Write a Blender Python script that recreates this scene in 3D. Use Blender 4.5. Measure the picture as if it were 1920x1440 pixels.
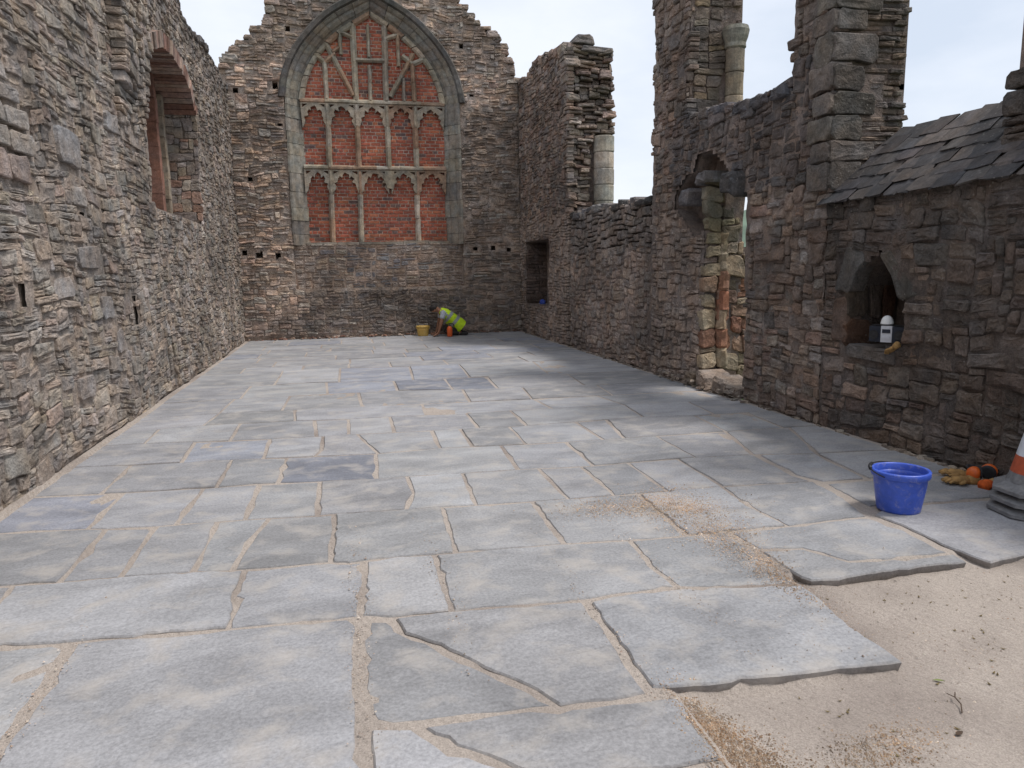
import bpy, math, random
from mathutils import Vector, Matrix, noise
from mathutils.geometry import tessellate_polygon

for _o in list(bpy.data.objects):
    bpy.data.objects.remove(_o)
scene = bpy.context.scene
COL = scene.collection

# ------------------------------------------------------------------ camera
CAM_H = 1.45
YAW, PITCH, ROLL = math.radians(13.037), math.radians(8.865), math.radians(1.0)
fw = Vector((math.sin(YAW) * math.cos(PITCH), math.cos(YAW) * math.cos(PITCH), -math.sin(PITCH)))
rt0 = Vector((math.cos(YAW), -math.sin(YAW), 0))
up0 = rt0.cross(fw)
rt = rt0 * math.cos(ROLL) - up0 * math.sin(ROLL)
up = rt0 * math.sin(ROLL) + up0 * math.cos(ROLL)
cam_data = bpy.data.cameras.new('camera')
cam_data.sensor_fit = 'HORIZONTAL'
cam_data.sensor_width = 36.0
cam_data.lens = 36.0 * 1350 / 1920
cam_data.clip_start = 0.05
cam_data.clip_end = 9000
cam = bpy.data.objects.new('camera', cam_data)
COL.objects.link(cam)
m = Matrix.Identity(4)
for r in range(3):
    m[r][0], m[r][1], m[r][2] = rt[r], up[r], -fw[r]
m.translation = (0, 0, CAM_H)
cam.matrix_world = m
scene.camera = cam

# ------------------------------------------------------------------ sky and sun
SUN_EL = math.radians(65)
SUN_DIR = Vector((0.92 * math.cos(SUN_EL), -0.392 * math.cos(SUN_EL), math.sin(SUN_EL))).normalized()
world = bpy.data.worlds.new('World')
scene.world = world
world.use_nodes = True
nt = world.node_tree
nt.nodes.clear()
n_out = nt.nodes.new('ShaderNodeOutputWorld')
n_bg = nt.nodes.new('ShaderNodeBackground')
n_bg.inputs['Strength'].default_value = 0.105
n_sky = nt.nodes.new('ShaderNodeTexSky')
n_sky.sky_type = 'NISHITA'
n_sky.sun_disc = False
n_sky.sun_elevation = SUN_EL
n_sky.sun_rotation = math.atan2(SUN_DIR.x, SUN_DIR.y)
n_sky.dust_density = 2.0
n_tc = nt.nodes.new('ShaderNodeTexCoord')
n_map = nt.nodes.new('ShaderNodeMapping')
n_map.inputs['Scale'].default_value = (1.0, 1.0, 2.6)
n_cl = nt.nodes.new('ShaderNodeTexNoise')
n_cl.inputs['Scale'].default_value = 2.3
n_cl.inputs['Detail'].default_value = 7
n_cl.inputs['Roughness'].default_value = 0.55
n_rmp = nt.nodes.new('ShaderNodeValToRGB')
n_rmp.color_ramp.elements[0].position = 0.30
n_rmp.color_ramp.elements[0].color = (4.7, 5.2, 6.0, 1)
n_rmp.color_ramp.elements[1].position = 0.62
n_rmp.color_ramp.elements[1].color = (6.4, 6.65, 7.15, 1)
n_mix = nt.nodes.new('ShaderNodeMix')
n_mix.data_type = 'RGBA'
n_mix.inputs[0].default_value = 0.86        # thin bright cloud over the blue
nt.links.new(n_tc.outputs['Generated'], n_map.inputs['Vector'])
nt.links.new(n_map.outputs[0], n_cl.inputs['Vector'])
nt.links.new(n_cl.outputs['Fac'], n_rmp.inputs['Fac'])
nt.links.new(n_sky.outputs[0], n_mix.inputs[6])
nt.links.new(n_rmp.outputs[0], n_mix.inputs[7])
nt.links.new(n_mix.outputs[2], n_bg.inputs['Color'])
nt.links.new(n_bg.outputs[0], n_out.inputs['Surface'])

sun_data = bpy.data.lights.new('sun', 'SUN')
sun_data.energy = 2.0
sun_data.angle = math.radians(13)
sun_data.color = (1.0, 0.965, 0.925)
sun = bpy.data.objects.new('sun', sun_data)
sun.rotation_euler = SUN_DIR.to_track_quat('Z', 'Y').to_euler()
sun.location = (20, -6, 30)
COL.objects.link(sun)

vs = scene.view_settings
vs.view_transform = 'Standard'
vs.look = 'None'
vs.exposure = 0.60
vs.gamma = 1.0
scene.cycles.use_denoising = True
scene.cycles.max_bounces = 4

# ------------------------------------------------------------------ helpers
def lin(r, g, b):
    return tuple((c / 255 / 12.92) if c / 255 <= 0.04045 else ((c / 255 + 0.055) / 1.055) ** 2.4 for c in (r, g, b))

def project(p):
    d = Vector(p) - Vector((0, 0, CAM_H))
    z = d.dot(fw)
    if z < 0.1:
        return None
    return 960 + 1350 * d.dot(rt) / z, 720 - 1350 * d.dot(up) / z

def tag(o, label=None, cat=None, group=None, kind=None):
    if label: o['label'] = label
    if cat: o['category'] = cat
    if group: o['group'] = group
    if kind: o['kind'] = kind
    return o

def empty(name, loc=(0, 0, 0), rz=0.0):
    o = bpy.data.objects.new(name, None)
    o.empty_display_size = 0.2
    o.location = loc
    o.rotation_euler = (0, 0, rz)
    COL.objects.link(o)
    return o

def add_mesh(name, verts, faces, mat, parent=None, tones=None, smooth=False, loc=None):
    """One mesh object. Children get world-space coordinates: parents here sit unrotated, so subtract their place."""
    me = bpy.data.meshes.new(name)
    me.from_pydata([tuple(v) for v in verts], [], faces)
    if tones is not None:
        a = me.color_attributes.new('tone', 'FLOAT_COLOR', 'POINT')
        if isinstance(tones[0], (int, float)):
            flat = [tones[0], tones[1], tones[2], 1.0] * len(verts)
        else:
            flat = []
            for t in tones:
                flat.extend((t[0], t[1], t[2], 1.0))
        a.data.foreach_set('color', flat)
    if smooth:
        me.polygons.foreach_set('use_smooth', [True] * len(me.polygons))
    if mat: me.materials.append(mat)
    me.update()
    o = bpy.data.objects.new(name, me)
    COL.objects.link(o)
    if loc is not None: o.location = loc
    if parent is not None: o.parent = parent
    return o

class MB:
    """collects shapes for one mesh"""
    def __init__(s): s.v, s.f = [], []
    def box(s, c, size, rot=None):
        b = len(s.v)
        for dx in (-1, 1):
            for dy in (-1, 1):
                for dz in (-1, 1):
                    p = Vector((dx * size[0] / 2, dy * size[1] / 2, dz * size[2] / 2))
                    if rot is not None: p = rot @ p
                    s.v.append(p + Vector(c))
        for q in ((0, 1, 3, 2), (4, 6, 7, 5), (0, 4, 5, 1), (2, 3, 7, 6), (0, 2, 6, 4), (1, 5, 7, 3)):
            s.f.append([b + i for i in q])
        return s
    def lathe(s, prof, n=28, c=(0, 0, 0), rot=None, close_top=False, close_bottom=True, lobes=None):
        b = len(s.v)
        for r, z in prof:
            for i in range(n):
                a = 2 * math.pi * i / n
                p = Vector((r * math.cos(a), r * math.sin(a), z))
                if rot is not None: p = rot @ p
                s.v.append(p + Vector(c))
        for k in range(len(prof) - 1):
            for i in range(n):
                j = (i + 1) % n
                s.f.append([b + k * n + i, b + k * n + j, b + (k + 1) * n + j, b + (k + 1) * n + i])
        if close_bottom: s.f.append([b + i for i in range(n)][::-1])
        if close_top: s.f.append([b + (len(prof) - 1) * n + i for i in range(n)])
        return s
    def tube(s, pts, r, n=8, cap=True):
        pts = [Vector(p) for p in pts]
        b = len(s.v)
        rr = r if isinstance(r, (list, tuple)) else [r] * len(pts)
        for k, p in enumerate(pts):
            d = (pts[min(k + 1, len(pts) - 1)] - pts[max(k - 1, 0)]).normalized()
            e = d.cross(Vector((0, 0, 1)))
            if e.length < 0.1: e = d.cross(Vector((0, 1, 0)))
            e.normalize()
            g = d.cross(e).normalized()
            for i in range(n):
                a = 2 * math.pi * i / n
                s.v.append(p + e * (rr[k] * math.cos(a)) + g * (rr[k] * math.sin(a)))
        for k in range(len(pts) - 1):
            for i in range(n):
                j = (i + 1) % n
                s.f.append([b + k * n + i, b + (k + 1) * n + i, b + (k + 1) * n + j, b + k * n + j])
        if cap:
            s.f.append([b + i for i in range(n)])
            s.f.append([b + (len(pts) - 1) * n + i for i in range(n)][::-1])
        return s
    def build(s, name, mat, parent=None, tones=None, smooth=False):
        return add_mesh(name, s.v, s.f, mat, parent, tones, smooth)

# ------------------------------------------------------------------ materials
def nodes_of(name):
    mt = bpy.data.materials.new(name)
    mt.use_nodes = True
    t = mt.node_tree
    return mt, t, t.nodes['Principled BSDF']

def nnode(t, kind, **kw):
    n = t.nodes.new(kind)
    for k, v in kw.items():
        if k in n.inputs: n.inputs[k].default_value = v
        else: setattr(n, k, v)
    return n

def masonry(name, bump=0.5, dist=0.012, fleck=0.5, rough=0.92, scale=1.0, tone=None, stain=0.35):
    """weathered stone: tone of the piece x grain, pale lichen flecks, damp stains; relief from bump"""
    mt, t, b = nodes_of(name)
    L = t.links.new
    pos = nnode(t, 'ShaderNodeNewGeometry')
    if tone is None:
        att = nnode(t, 'ShaderNodeAttribute', attribute_name='tone')
        base = att.outputs['Color']
    else:
        rgb = nnode(t, 'ShaderNodeRGB')
        rgb.outputs[0].default_value = (*tone, 1)
        base = rgb.outputs[0]
    n1 = nnode(t, 'ShaderNodeTexNoise', Scale=9.0 * scale, Detail=5.0, Roughness=0.68)
    n2 = nnode(t, 'ShaderNodeTexNoise', Scale=55.0 * scale, Detail=3.0, Roughness=0.7)
    n3 = nnode(t, 'ShaderNodeTexNoise', Scale=0.9, Detail=3.0, Roughness=0.6)
    for n in (n1, n2, n3): L(pos.outputs['Position'], n.inputs['Vector'])
    mr1 = nnode(t, 'ShaderNodeMapRange'); mr1.inputs[1].default_value = 0.28; mr1.inputs[2].default_value = 0.72; mr1.inputs[3].default_value = 0.55; mr1.inputs[4].default_value = 1.42
    mr2 = nnode(t, 'ShaderNodeMapRange'); mr2.inputs[1].default_value = 0.3; mr2.inputs[2].default_value = 0.7; mr2.inputs[3].default_value = 0.72; mr2.inputs[4].default_value = 1.25
    mr3 = nnode(t, 'ShaderNodeMapRange'); mr3.inputs[1].default_value = 0.36; mr3.inputs[2].default_value = 0.64; mr3.inputs[3].default_value = 1.0 - stain; mr3.inputs[4].default_value = 1.0 + stain * 0.5
    L(n1.outputs['Fac'], mr1.inputs[0]); L(n2.outputs['Fac'], mr2.inputs[0]); L(n3.outputs['Fac'], mr3.inputs[0])
    m1 = nnode(t, 'ShaderNodeMath', operation='MULTIPLY'); m2 = nnode(t, 'ShaderNodeMath', operation='MULTIPLY')
    L(mr1.outputs[0], m1.inputs[0]); L(mr2.outputs[0], m1.inputs[1]); L(m1.outputs[0], m2.inputs[0]); L(mr3.outputs[0], m2.inputs[1])
    vm = nnode(t, 'ShaderNodeVectorMath', operation='SCALE')
    L(base, vm.inputs[0]); L(m2.outputs[0], vm.inputs['Scale'])
    # warm/cool drift
    nh = nnode(t, 'ShaderNodeTexNoise', Scale=5.0, Detail=2.0); L(pos.outputs['Position'], nh.inputs['Vector'])
    mixh = nnode(t, 'ShaderNodeMix', data_type='RGBA', blend_type='MULTIPLY'); mixh.inputs[0].default_value = 0.3
    rh = nnode(t, 'ShaderNodeValToRGB')
    rh.color_ramp.elements[0].position = 0.33; rh.color_ramp.elements[0].color = (0.82, 0.95, 1.15, 1)
    rh.color_ramp.elements[1].position = 0.67; rh.color_ramp.elements[1].color = (1.25, 0.97, 0.75, 1)
    L(nh.outputs['Fac'], rh.inputs['Fac']); L(vm.outputs[0], mixh.inputs[6]); L(rh.outputs['Color'], mixh.inputs[7])
    # pale lichen flecks
    vo = nnode(t, 'ShaderNodeTexVoronoi', Scale=26.0 * scale); L(pos.outputs['Position'], vo.inputs['Vector'])
    fr = nnode(t, 'ShaderNodeMapRange'); fr.inputs[1].default_value = 0.10; fr.inputs[2].default_value = 0.24; fr.inputs[3].default_value = fleck; fr.inputs[4].default_value = 0.0
    L(vo.outputs['Distance'], fr.inputs[0])
    nf = nnode(t, 'ShaderNodeTexNoise', Scale=3.0, Detail=1.0); L(pos.outputs['Position'], nf.inputs['Vector'])
    ff = nnode(t, 'ShaderNodeMapRange'); ff.inputs[1].default_value = 0.5; ff.inputs[2].default_value = 0.65; L(nf.outputs['Fac'], ff.inputs[0])
    fm = nnode(t, 'ShaderNodeMath', operation='MULTIPLY'); L(fr.outputs[0], fm.inputs[0]); L(ff.outputs[0], fm.inputs[1])
    mixf = nnode(t, 'ShaderNodeMix', data_type='RGBA'); L(fm.outputs[0], mixf.inputs[0]); L(mixh.outputs[2], mixf.inputs[6]); mixf.inputs[7].default_value = (0.42, 0.40, 0.36, 1)
    L(mixf.outputs[2], b.inputs['Base Color'])
    b.inputs['Roughness'].default_value = rough
    b.inputs['Specular IOR Level'].default_value = 0.25
    add = nnode(t, 'ShaderNodeMath', operation='MULTIPLY_ADD'); add.inputs[1].default_value = 0.35
    L(n2.outputs['Fac'], add.inputs[0]); L(n1.outputs['Fac'], add.inputs[2])
    bp = nnode(t, 'ShaderNodeBump', Strength=bump, Distance=dist)
    L(add.outputs[0], bp.inputs['Height']); L(bp.outputs[0], b.inputs['Normal'])
    return mt

def plain(name, col, rough=0.6, noise_amt=0.15, scale=40.0, bump=0.1, spec=0.4, dirt=None, dirt_amt=0.5, dirt_scale=9.0):
    mt, t, b = nodes_of(name)
    L = t.links.new
    tc = nnode(t, 'ShaderNodeTexCoord')
    n1 = nnode(t, 'ShaderNodeTexNoise', Scale=scale, Detail=6.0)
    L(tc.outputs['Object'], n1.inputs['Vector'])
    mr = nnode(t, 'ShaderNodeMapRange'); mr.inputs[1].default_value = 0.3; mr.inputs[2].default_value = 0.7; mr.inputs[3].default_value = 1 - noise_amt; mr.inputs[4].default_value = 1 + noise_amt
    L(n1.outputs['Fac'], mr.inputs[0])
    vm = nnode(t, 'ShaderNodeVectorMath', operation='SCALE')
    vm.inputs[0].default_value = col
    L(mr.outputs[0], vm.inputs['Scale'])
    outc = vm.outputs[0]
    if dirt is not None:
        n2 = nnode(t, 'ShaderNodeTexNoise', Scale=dirt_scale, Detail=8.0, Roughness=0.7, Distortion=0.6)
        L(tc.outputs['Object'], n2.inputs['Vector'])
        d = nnode(t, 'ShaderNodeMapRange'); d.inputs[1].default_value = 0.52; d.inputs[2].default_value = 0.72; d.inputs[3].default_value = 0.0; d.inputs[4].default_value = dirt_amt
        L(n2.outputs['Fac'], d.inputs[0])
        mx = nnode(t, 'ShaderNodeMix', data_type='RGBA'); L(d.outputs[0], mx.inputs[0]); L(outc, mx.inputs[6]); mx.inputs[7].default_value = (*dirt, 1)
        outc = mx.outputs[2]
    L(outc, b.inputs['Base Color'])
    b.inputs['Roughness'].default_value = rough
    b.inputs['Specular IOR Level'].default_value = spec
    bp = nnode(t, 'ShaderNodeBump', Strength=bump, Distance=0.004)
    L(n1.outputs['Fac'], bp.inputs['Height']); L(bp.outputs[0], b.inputs['Normal'])
    return mt

M_STONE = masonry('rubble_stone', bump=0.9, dist=0.03, fleck=0.35)
M_DRESSED = masonry('dressed_stone', bump=0.5, dist=0.012, fleck=0.25, stain=0.3)
M_BRICK = masonry('old_brick', bump=0.6, dist=0.008, fleck=0.2, scale=1.6, stain=0.25)
M_MORTAR_L = masonry('mortar_warm_grey', bump=1.0, dist=0.03, fleck=0.1, tone=(0.32, 0.272, 0.232), scale=1.5)
M_MORTAR_E = masonry('mortar_pinkish', bump=1.0, dist=0.03, fleck=0.1, tone=(0.36, 0.292, 0.24), scale=1.5)
M_MORTAR_R = masonry('mortar_brown', bump=1.0, dist=0.03, fleck=0.1, tone=(0.25, 0.203, 0.176), scale=1.5)
M_MORTAR_F = masonry('mortar_dark', bump=1.0, dist=0.03, fleck=0.1, tone=(0.125, 0.104, 0.092), scale=1.5)  # darker mortar tone for the niche wall
M_MORTAR_B = masonry('brick_mortar', bump=0.8, dist=0.01, fleck=0.0, tone=(0.43, 0.335, 0.27), scale=2.0)
M_SLATE = masonry('roof_slate', bump=0.5, dist=0.008, fleck=0.25, rough=0.75)

# ------------------------------------------------------------------ masonry builders
def pip(pt, poly):
    x, y = pt
    c = False
    j = len(poly) - 1
    for i in range(len(poly)):
        xi, yi = poly[i]; xj, yj = poly[j]
        if (yi > y) != (yj > y) and x < (xj - xi) * (y - yi) / (yj - yi) + xi: c = not c
        j = i
    return c

def area2(poly):
    return sum(poly[i - 1][0] * poly[i][1] - poly[i][0] * poly[i - 1][1] for i in range(len(poly)))

class Frame:
    """a face of a wall: u runs along it, v up, w out of it"""
    def __init__(s, O, U, N, V=(0, 0, 1)):
        s.O, s.U, s.V, s.N = Vector(O), Vector(U), Vector(V), Vector(N)
    def p(s, u, v, w=0.0):
        return s.O + s.U * u + s.V * v + s.N * w

def prism(mb, fr, outline, holes, w0, w1, back=True):
    """slab between depths w0 (front) and w1 (behind), with holes"""
    if area2(outline) < 0: outline = outline[::-1]
    holes = [h if area2(h) < 0 else h[::-1] for h in holes]
    loops = [outline] + holes
    pts = [q for lp in loops for q in lp]
    tris = tessellate_polygon([[Vector((a, b, 0)) for a, b in lp] for lp in loops])
    b = len(mb.v)
    n = len(pts)
    mb.v += [fr.p(a, c, w0) for a, c in pts] + [fr.p(a, c, w1) for a, c in pts]
    for t in tris:
        a, c, d = t
        cr = (pts[c][0] - pts[a][0]) * (pts[d][1] - pts[a][1]) - (pts[d][0] - pts[a][0]) * (pts[c][1] - pts[a][1])
        if cr < 0: a, c, d = a, d, c
        mb.f.append([b + a, b + c, b + d])
        if back: mb.f.append([b + n + a, b + n + d, b + n + c])
    k = 0
    for lp in loops:
        for i in range(len(lp)):
            j = (i + 1) % len(lp)
            mb.f.append([b + k + j, b + k + i, b + n + k + i, b + n + k + j])
        k += len(lp)

def stone_geom(fr, quad, front, depth, rng, gap=0.008, bev=0.02, tilt=0.10, big=False):
    """an irregular stone: a rounded, slightly tilted face standing out of the wall"""
    cu = sum(q[0] for q in quad) / 4; cv = sum(q[1] for q in quad) / 4
    hu = max(abs(q[0] - cu) for q in quad); hv = max(abs(q[1] - cv) for q in quad)
    su = max(0.3, 1 - gap / max(hu, 1e-3)); sv = max(0.3, 1 - gap / max(hv, 1e-3))
    jq = 0.16 * min(hu, hv)
    q = [(cu + (a - cu) * su + rng.uniform(-jq, jq), cv + (b - cv) * sv + rng.uniform(-jq, jq)) for a, b in quad]
    ring = []
    for i in range(4):
        p0, p1, p2 = q[i - 1], q[i], q[(i + 1) % 4]
        la = math.hypot(p1[0] - p0[0], p1[1] - p0[1]); lb = math.hypot(p2[0] - p1[0], p2[1] - p1[1])
        c = min(la, lb) * rng.uniform(0.05, 0.26)
        ta, tb = min(0.45, c / max(la, 1e-4)), min(0.45, c / max(lb, 1e-4))
        ring.append((p1[0] + (p0[0] - p1[0]) * ta, p1[1] + (p0[1] - p1[1]) * ta))
        ring.append((p1[0] + (p2[0] - p1[0]) * tb, p1[1] + (p2[1] - p1[1]) * tb))
        if big:
            e = rng.uniform(-0.16, 0.06) * min(hu, hv)
            mx, my = (p1[0] + p2[0]) / 2, (p1[1] + p2[1]) / 2
            dx, dy = mx - cu, my - cv
            dl = math.hypot(dx, dy) + 1e-6
            ring.append((mx + dx / dl * e, my + dy / dl * e))
    n = len(ring)
    tu, tv = rng.uniform(-tilt, tilt) * 0.7, rng.uniform(-tilt * 1.3, tilt * 0.5)
    bv = min(bev * 0.5, 0.3 * min(hu, hv))
    inset = min(0.30, bv / max(min(hu, hv), 1e-3) * 0.8 + 0.04)
    V, F = [], []
    def W(a, b, w): return fr.p(a, b, w + tu * (a - cu) + tv * (b - cv))
    for a, b in ring: V.append(fr.p(a, b, front - depth))
    for a, b in ring: V.append(W(a, b, front - bv * rng.uniform(0.7, 1.3)))
    for a, b in ring:
        k = 1 - inset * rng.uniform(0.7, 1.3)
        V.append(W(cu + (a - cu) * k, cv + (b - cv) * k, front + rng.uniform(-0.4, 0.4) * bv))
    nr = 3
    if big:
        for a, b in ring:
            k = 0.5 * rng.uniform(0.8, 1.2)
            V.append(W(cu + (a - cu) * k, cv + (b - cv) * k, front + rng.uniform(-0.7, 0.9) * bv))
        nr = 4
    for k in range(nr - 1):
        for i in range(n):
            j = (i + 1) % n
            F.append([k * n + i, k * n + j, (k + 1) * n + j, (k + 1) * n + i])
    F.append([(nr - 1) * n + i for i in range(n)])
    return V, F, (cu, cv), 4 * hu * hv

def layout(u0, u1, v0, v1, cu, cv, sizes, rng, inside, warp=0.5, wave=2.2):
    """random rubble: stones of several sizes packed on a small grid, then warped so that no joint runs true"""
    nu, nv = max(1, int(round((u1 - u0) / cu))), max(1, int(round((v1 - v0) / cv)))
    cu, cv = (u1 - u0) / nu, (v1 - v0) / nv
    occ = [[False] * nu for _ in range(nv)]
    ph = rng.uniform(0, 100)
    tot = sum(s[2] for s in sizes)
    def wp(a, b):
        n1 = noise.noise_vector((a * wave + ph, b * wave, ph)); n2 = noise.noise_vector((a * 0.45 + ph, b * 0.45, 3.3))
        return a + n1.x * warp * cu * 1.3, b + n1.y * warp * cv * 1.6 + n2.y * 0.10
    out = []
    for j in range(nv):
        i = 0
        while i < nu:
            if occ[j][i]: i += 1; continue
            r = rng.uniform(0, tot)
            for w, h, k in sizes:
                r -= k
                if r <= 0: break
            free = 0
            while i + free < nu and not occ[j][i + free] and free < w + 1: free += 1
            w = w if free > w else free
            h = min(h, nv - j)
            for jj in range(j, j + h):
                for ii in range(i, i + w): occ[jj][ii] = True
            cells = [(i, j, w, h)]
            def quad(c):
                a, b, ww, hh = c
                return [wp(u0 + a * cu, v0 + b * cv), wp(u0 + (a + ww) * cu, v0 + b * cv), wp(u0 + (a + ww) * cu, v0 + (b + hh) * cv), wp(u0 + a * cu, v0 + (b + hh) * cv)]
            def ok(qd):
                mx, my = sum(p[0] for p in qd) / 4, sum(p[1] for p in qd) / 4
                return inside(mx, my) and all(inside(mx + (p[0] - mx) * 0.75, my + (p[1] - my) * 0.75) for p in qd)
            qd = quad(cells[0])
            if ok(qd): out.append((qd, w, h))
            elif w * h > 1:
                for jj in range(j, j + h):
                    ii = i
                    while ii < i + w:
                        ww = 2 if ii + 2 <= i + w else 1
                        q2 = quad((ii, jj, ww, 1))
                        if ok(q2): out.append((q2, ww, 1))
                        ii += ww
            i += w
    return out

class Wall:
    def __init__(s, name, label, loc, cat='wall', group=None):
        s.root = tag(empty(name, loc), label, cat, group, 'thing')
        s.loc = Vector(loc)
        s.stones = []           # (score, verts, faces, tone)
        s.rng = random.Random(sum(ord(c) for c in label))
    def core(s, parts, mat, name='mortar_core'):
        mb = MB()
        for fr, outline, holes, w0, w1, back in parts: prism(mb, fr, outline, holes, w0, w1, back)
        mb.v = [v - s.loc for v in mb.v]
        return mb.build(name, mat, s.root)
    def put(s, fr, quad, front, depth, tone, gap=0.008, bev=0.02, tilt=0.10, big=None):
        rng = s.rng
        bigger = (max(p[0] for p in quad) - min(p[0] for p in quad)) > 0.14 if big is None else big
        V, F, c, A = stone_geom(fr, quad, front, depth, rng, gap, bev, tilt, bigger)
        cen = fr.p(c[0], c[1], front)
        d = Vector((0, 0, CAM_H)) - cen
        pr = project(cen)
        sc = 0.0
        if pr and -20 < pr[0] < 1940 and -20 < pr[1] < 1460:
            sc = A * max(0.05, d.normalized().dot(fr.N)) / d.length_squared
        s.stones.append((sc, [v - s.loc for v in V], F, tone))
    def field(s, fr, u0, u1, v0, v1, inside, cu, cv, sizes, tone, front=0.0, jit=0.014, depth=0.10, gap=0.008, bev=0.02, tilt=0.10, wave_amp=0.02, warp=0.5):
        rng = s.rng
        for qd, w, h in layout(u0, u1, v0, v1, cu, cv, sizes, rng, inside, warp):
            mu, mv = sum(p[0] for p in qd) / 4, sum(p[1] for p in qd) / 4
            fo = front + rng.uniform(-jit, jit) * 0.7 + wave_amp * noise.noise((mu * 0.9, mv * 0.9, 7.7))
            s.put(fr, qd, fo, depth, tone(mu, mv, rng), gap, bev, tilt)
    def skin(s, fr, u0, u1, v0, v1, inside, mat, step=0.05, base=-0.012, amp=0.016, wave_amp=0.02, front=0.0):
        """the bedding mortar between and partly over the stones, an uneven skin"""
        nu, nv = int((u1 - u0) / step) + 1, int((v1 - v0) / step) + 1
        ph = s.rng.uniform(0, 50)
        V, F = [], []
        for j in range(nv + 1):
            for i in range(nu + 1):
                u, v = u0 + (u1 - u0) * i / nu, v0 + (v1 - v0) * j / nv
                w = front + base + wave_amp * noise.noise((u * 0.9, v * 0.9, 7.7)) + amp * (noise.noise((u * 3.1 + ph, v * 4.2, 1.0)) + 0.7 * noise.noise((u * 9 + ph, v * 13, 2.0)) + s.rng.uniform(-0.35, 0.35))
                V.append(fr.p(u, v, w) - s.loc)
        n = nu + 1
        for j in range(nv):
            for i in range(nu):
                if inside(u0 + (u1 - u0) * (i + 0.5) / nu, v0 + (v1 - v0) * (j + 0.5) / nv): F.append([j * n + i, j * n + i + 1, (j + 1) * n + i + 1, (j + 1) * n + i])
        used = sorted({k for q in F for k in q})
        ix = {k: i for i, k in enumerate(used)}
        return add_mesh('mortar_bed', [V[k] for k in used], [[ix[k] for k in q] for q in F], mat, s.root, smooth=True)
    def finish(s, limit=300, mat=None):
        mat = mat or M_STONE
        s.stones.sort(key=lambda t: -t[0])
        for sc, V, F, tone in s.stones[:limit]:
            add_mesh('stone', V, F, mat, s.root, tone)
        rest = s.stones[limit:]
        if rest:
            V, F, T = [], [], []
            for sc, v, f, tone in rest:
                b = len(V)
                V += v
                F += [[b + i for i in q] for q in f]
                T += [tone] * len(v)
            tag(add_mesh('rubble_masonry', V, F, mat, s.root, T), kind='stuff')

def ragged(poly, rng, step=0.22, amp=0.06, closed=False):
    """break a straight profile into uneven stone steps"""
    out = []
    for a, b in zip(poly, poly[1:]):
        L = math.hypot(b[0] - a[0], b[1] - a[1])
        n = max(1, int(L / step))
        for i in range(n):
            t = i / n
            out.append((a[0] + (b[0] - a[0]) * t + rng.uniform(-amp, amp) * (i > 0), a[1] + (b[1] - a[1]) * t + rng.uniform(-amp, amp) * (i > 0)))
    out.append(poly[-1])
    return out

def capstones(w, fr, prof, tone, size=(0.16, 0.38), hgt=(0.07, 0.15), depth=0.35, over=0.03):
    """loose-looking stones left along a broken wall top"""
    rng = w.rng
    for a, b in zip(prof, prof[1:]):
        L = math.hypot(b[0] - a[0], b[1] - a[1])
        d = rng.uniform(0, 0.1)
        while d < L:
            t = d / L
            u, v = a[0] + (b[0] - a[0]) * t, a[1] + (b[1] - a[1]) * t
            sw, sh = rng.uniform(*size), rng.uniform(*hgt)
            steep = abs(b[1] - a[1]) > abs(b[0] - a[0])
            v += rng.uniform(-over, over) - sh * 0.35
            w.put(fr, [(u - sw / 2, v - sh / 2), (u + sw / 2, v - sh / 2 + rng.uniform(-0.02, 0.02)), (u + sw / 2 - rng.uniform(0, 0.05), v + sh / 2), (u - sw / 2 + rng.uniform(0, 0.05), v + sh / 2 + rng.uniform(-0.02, 0.02))], rng.uniform(-0.03, 0.04), depth, tone(u, v, rng), gap=0.003, bev=0.03, tilt=0.14, big=True)
            d += (sh * 1.05 if steep else sw * 0.92)

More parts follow.
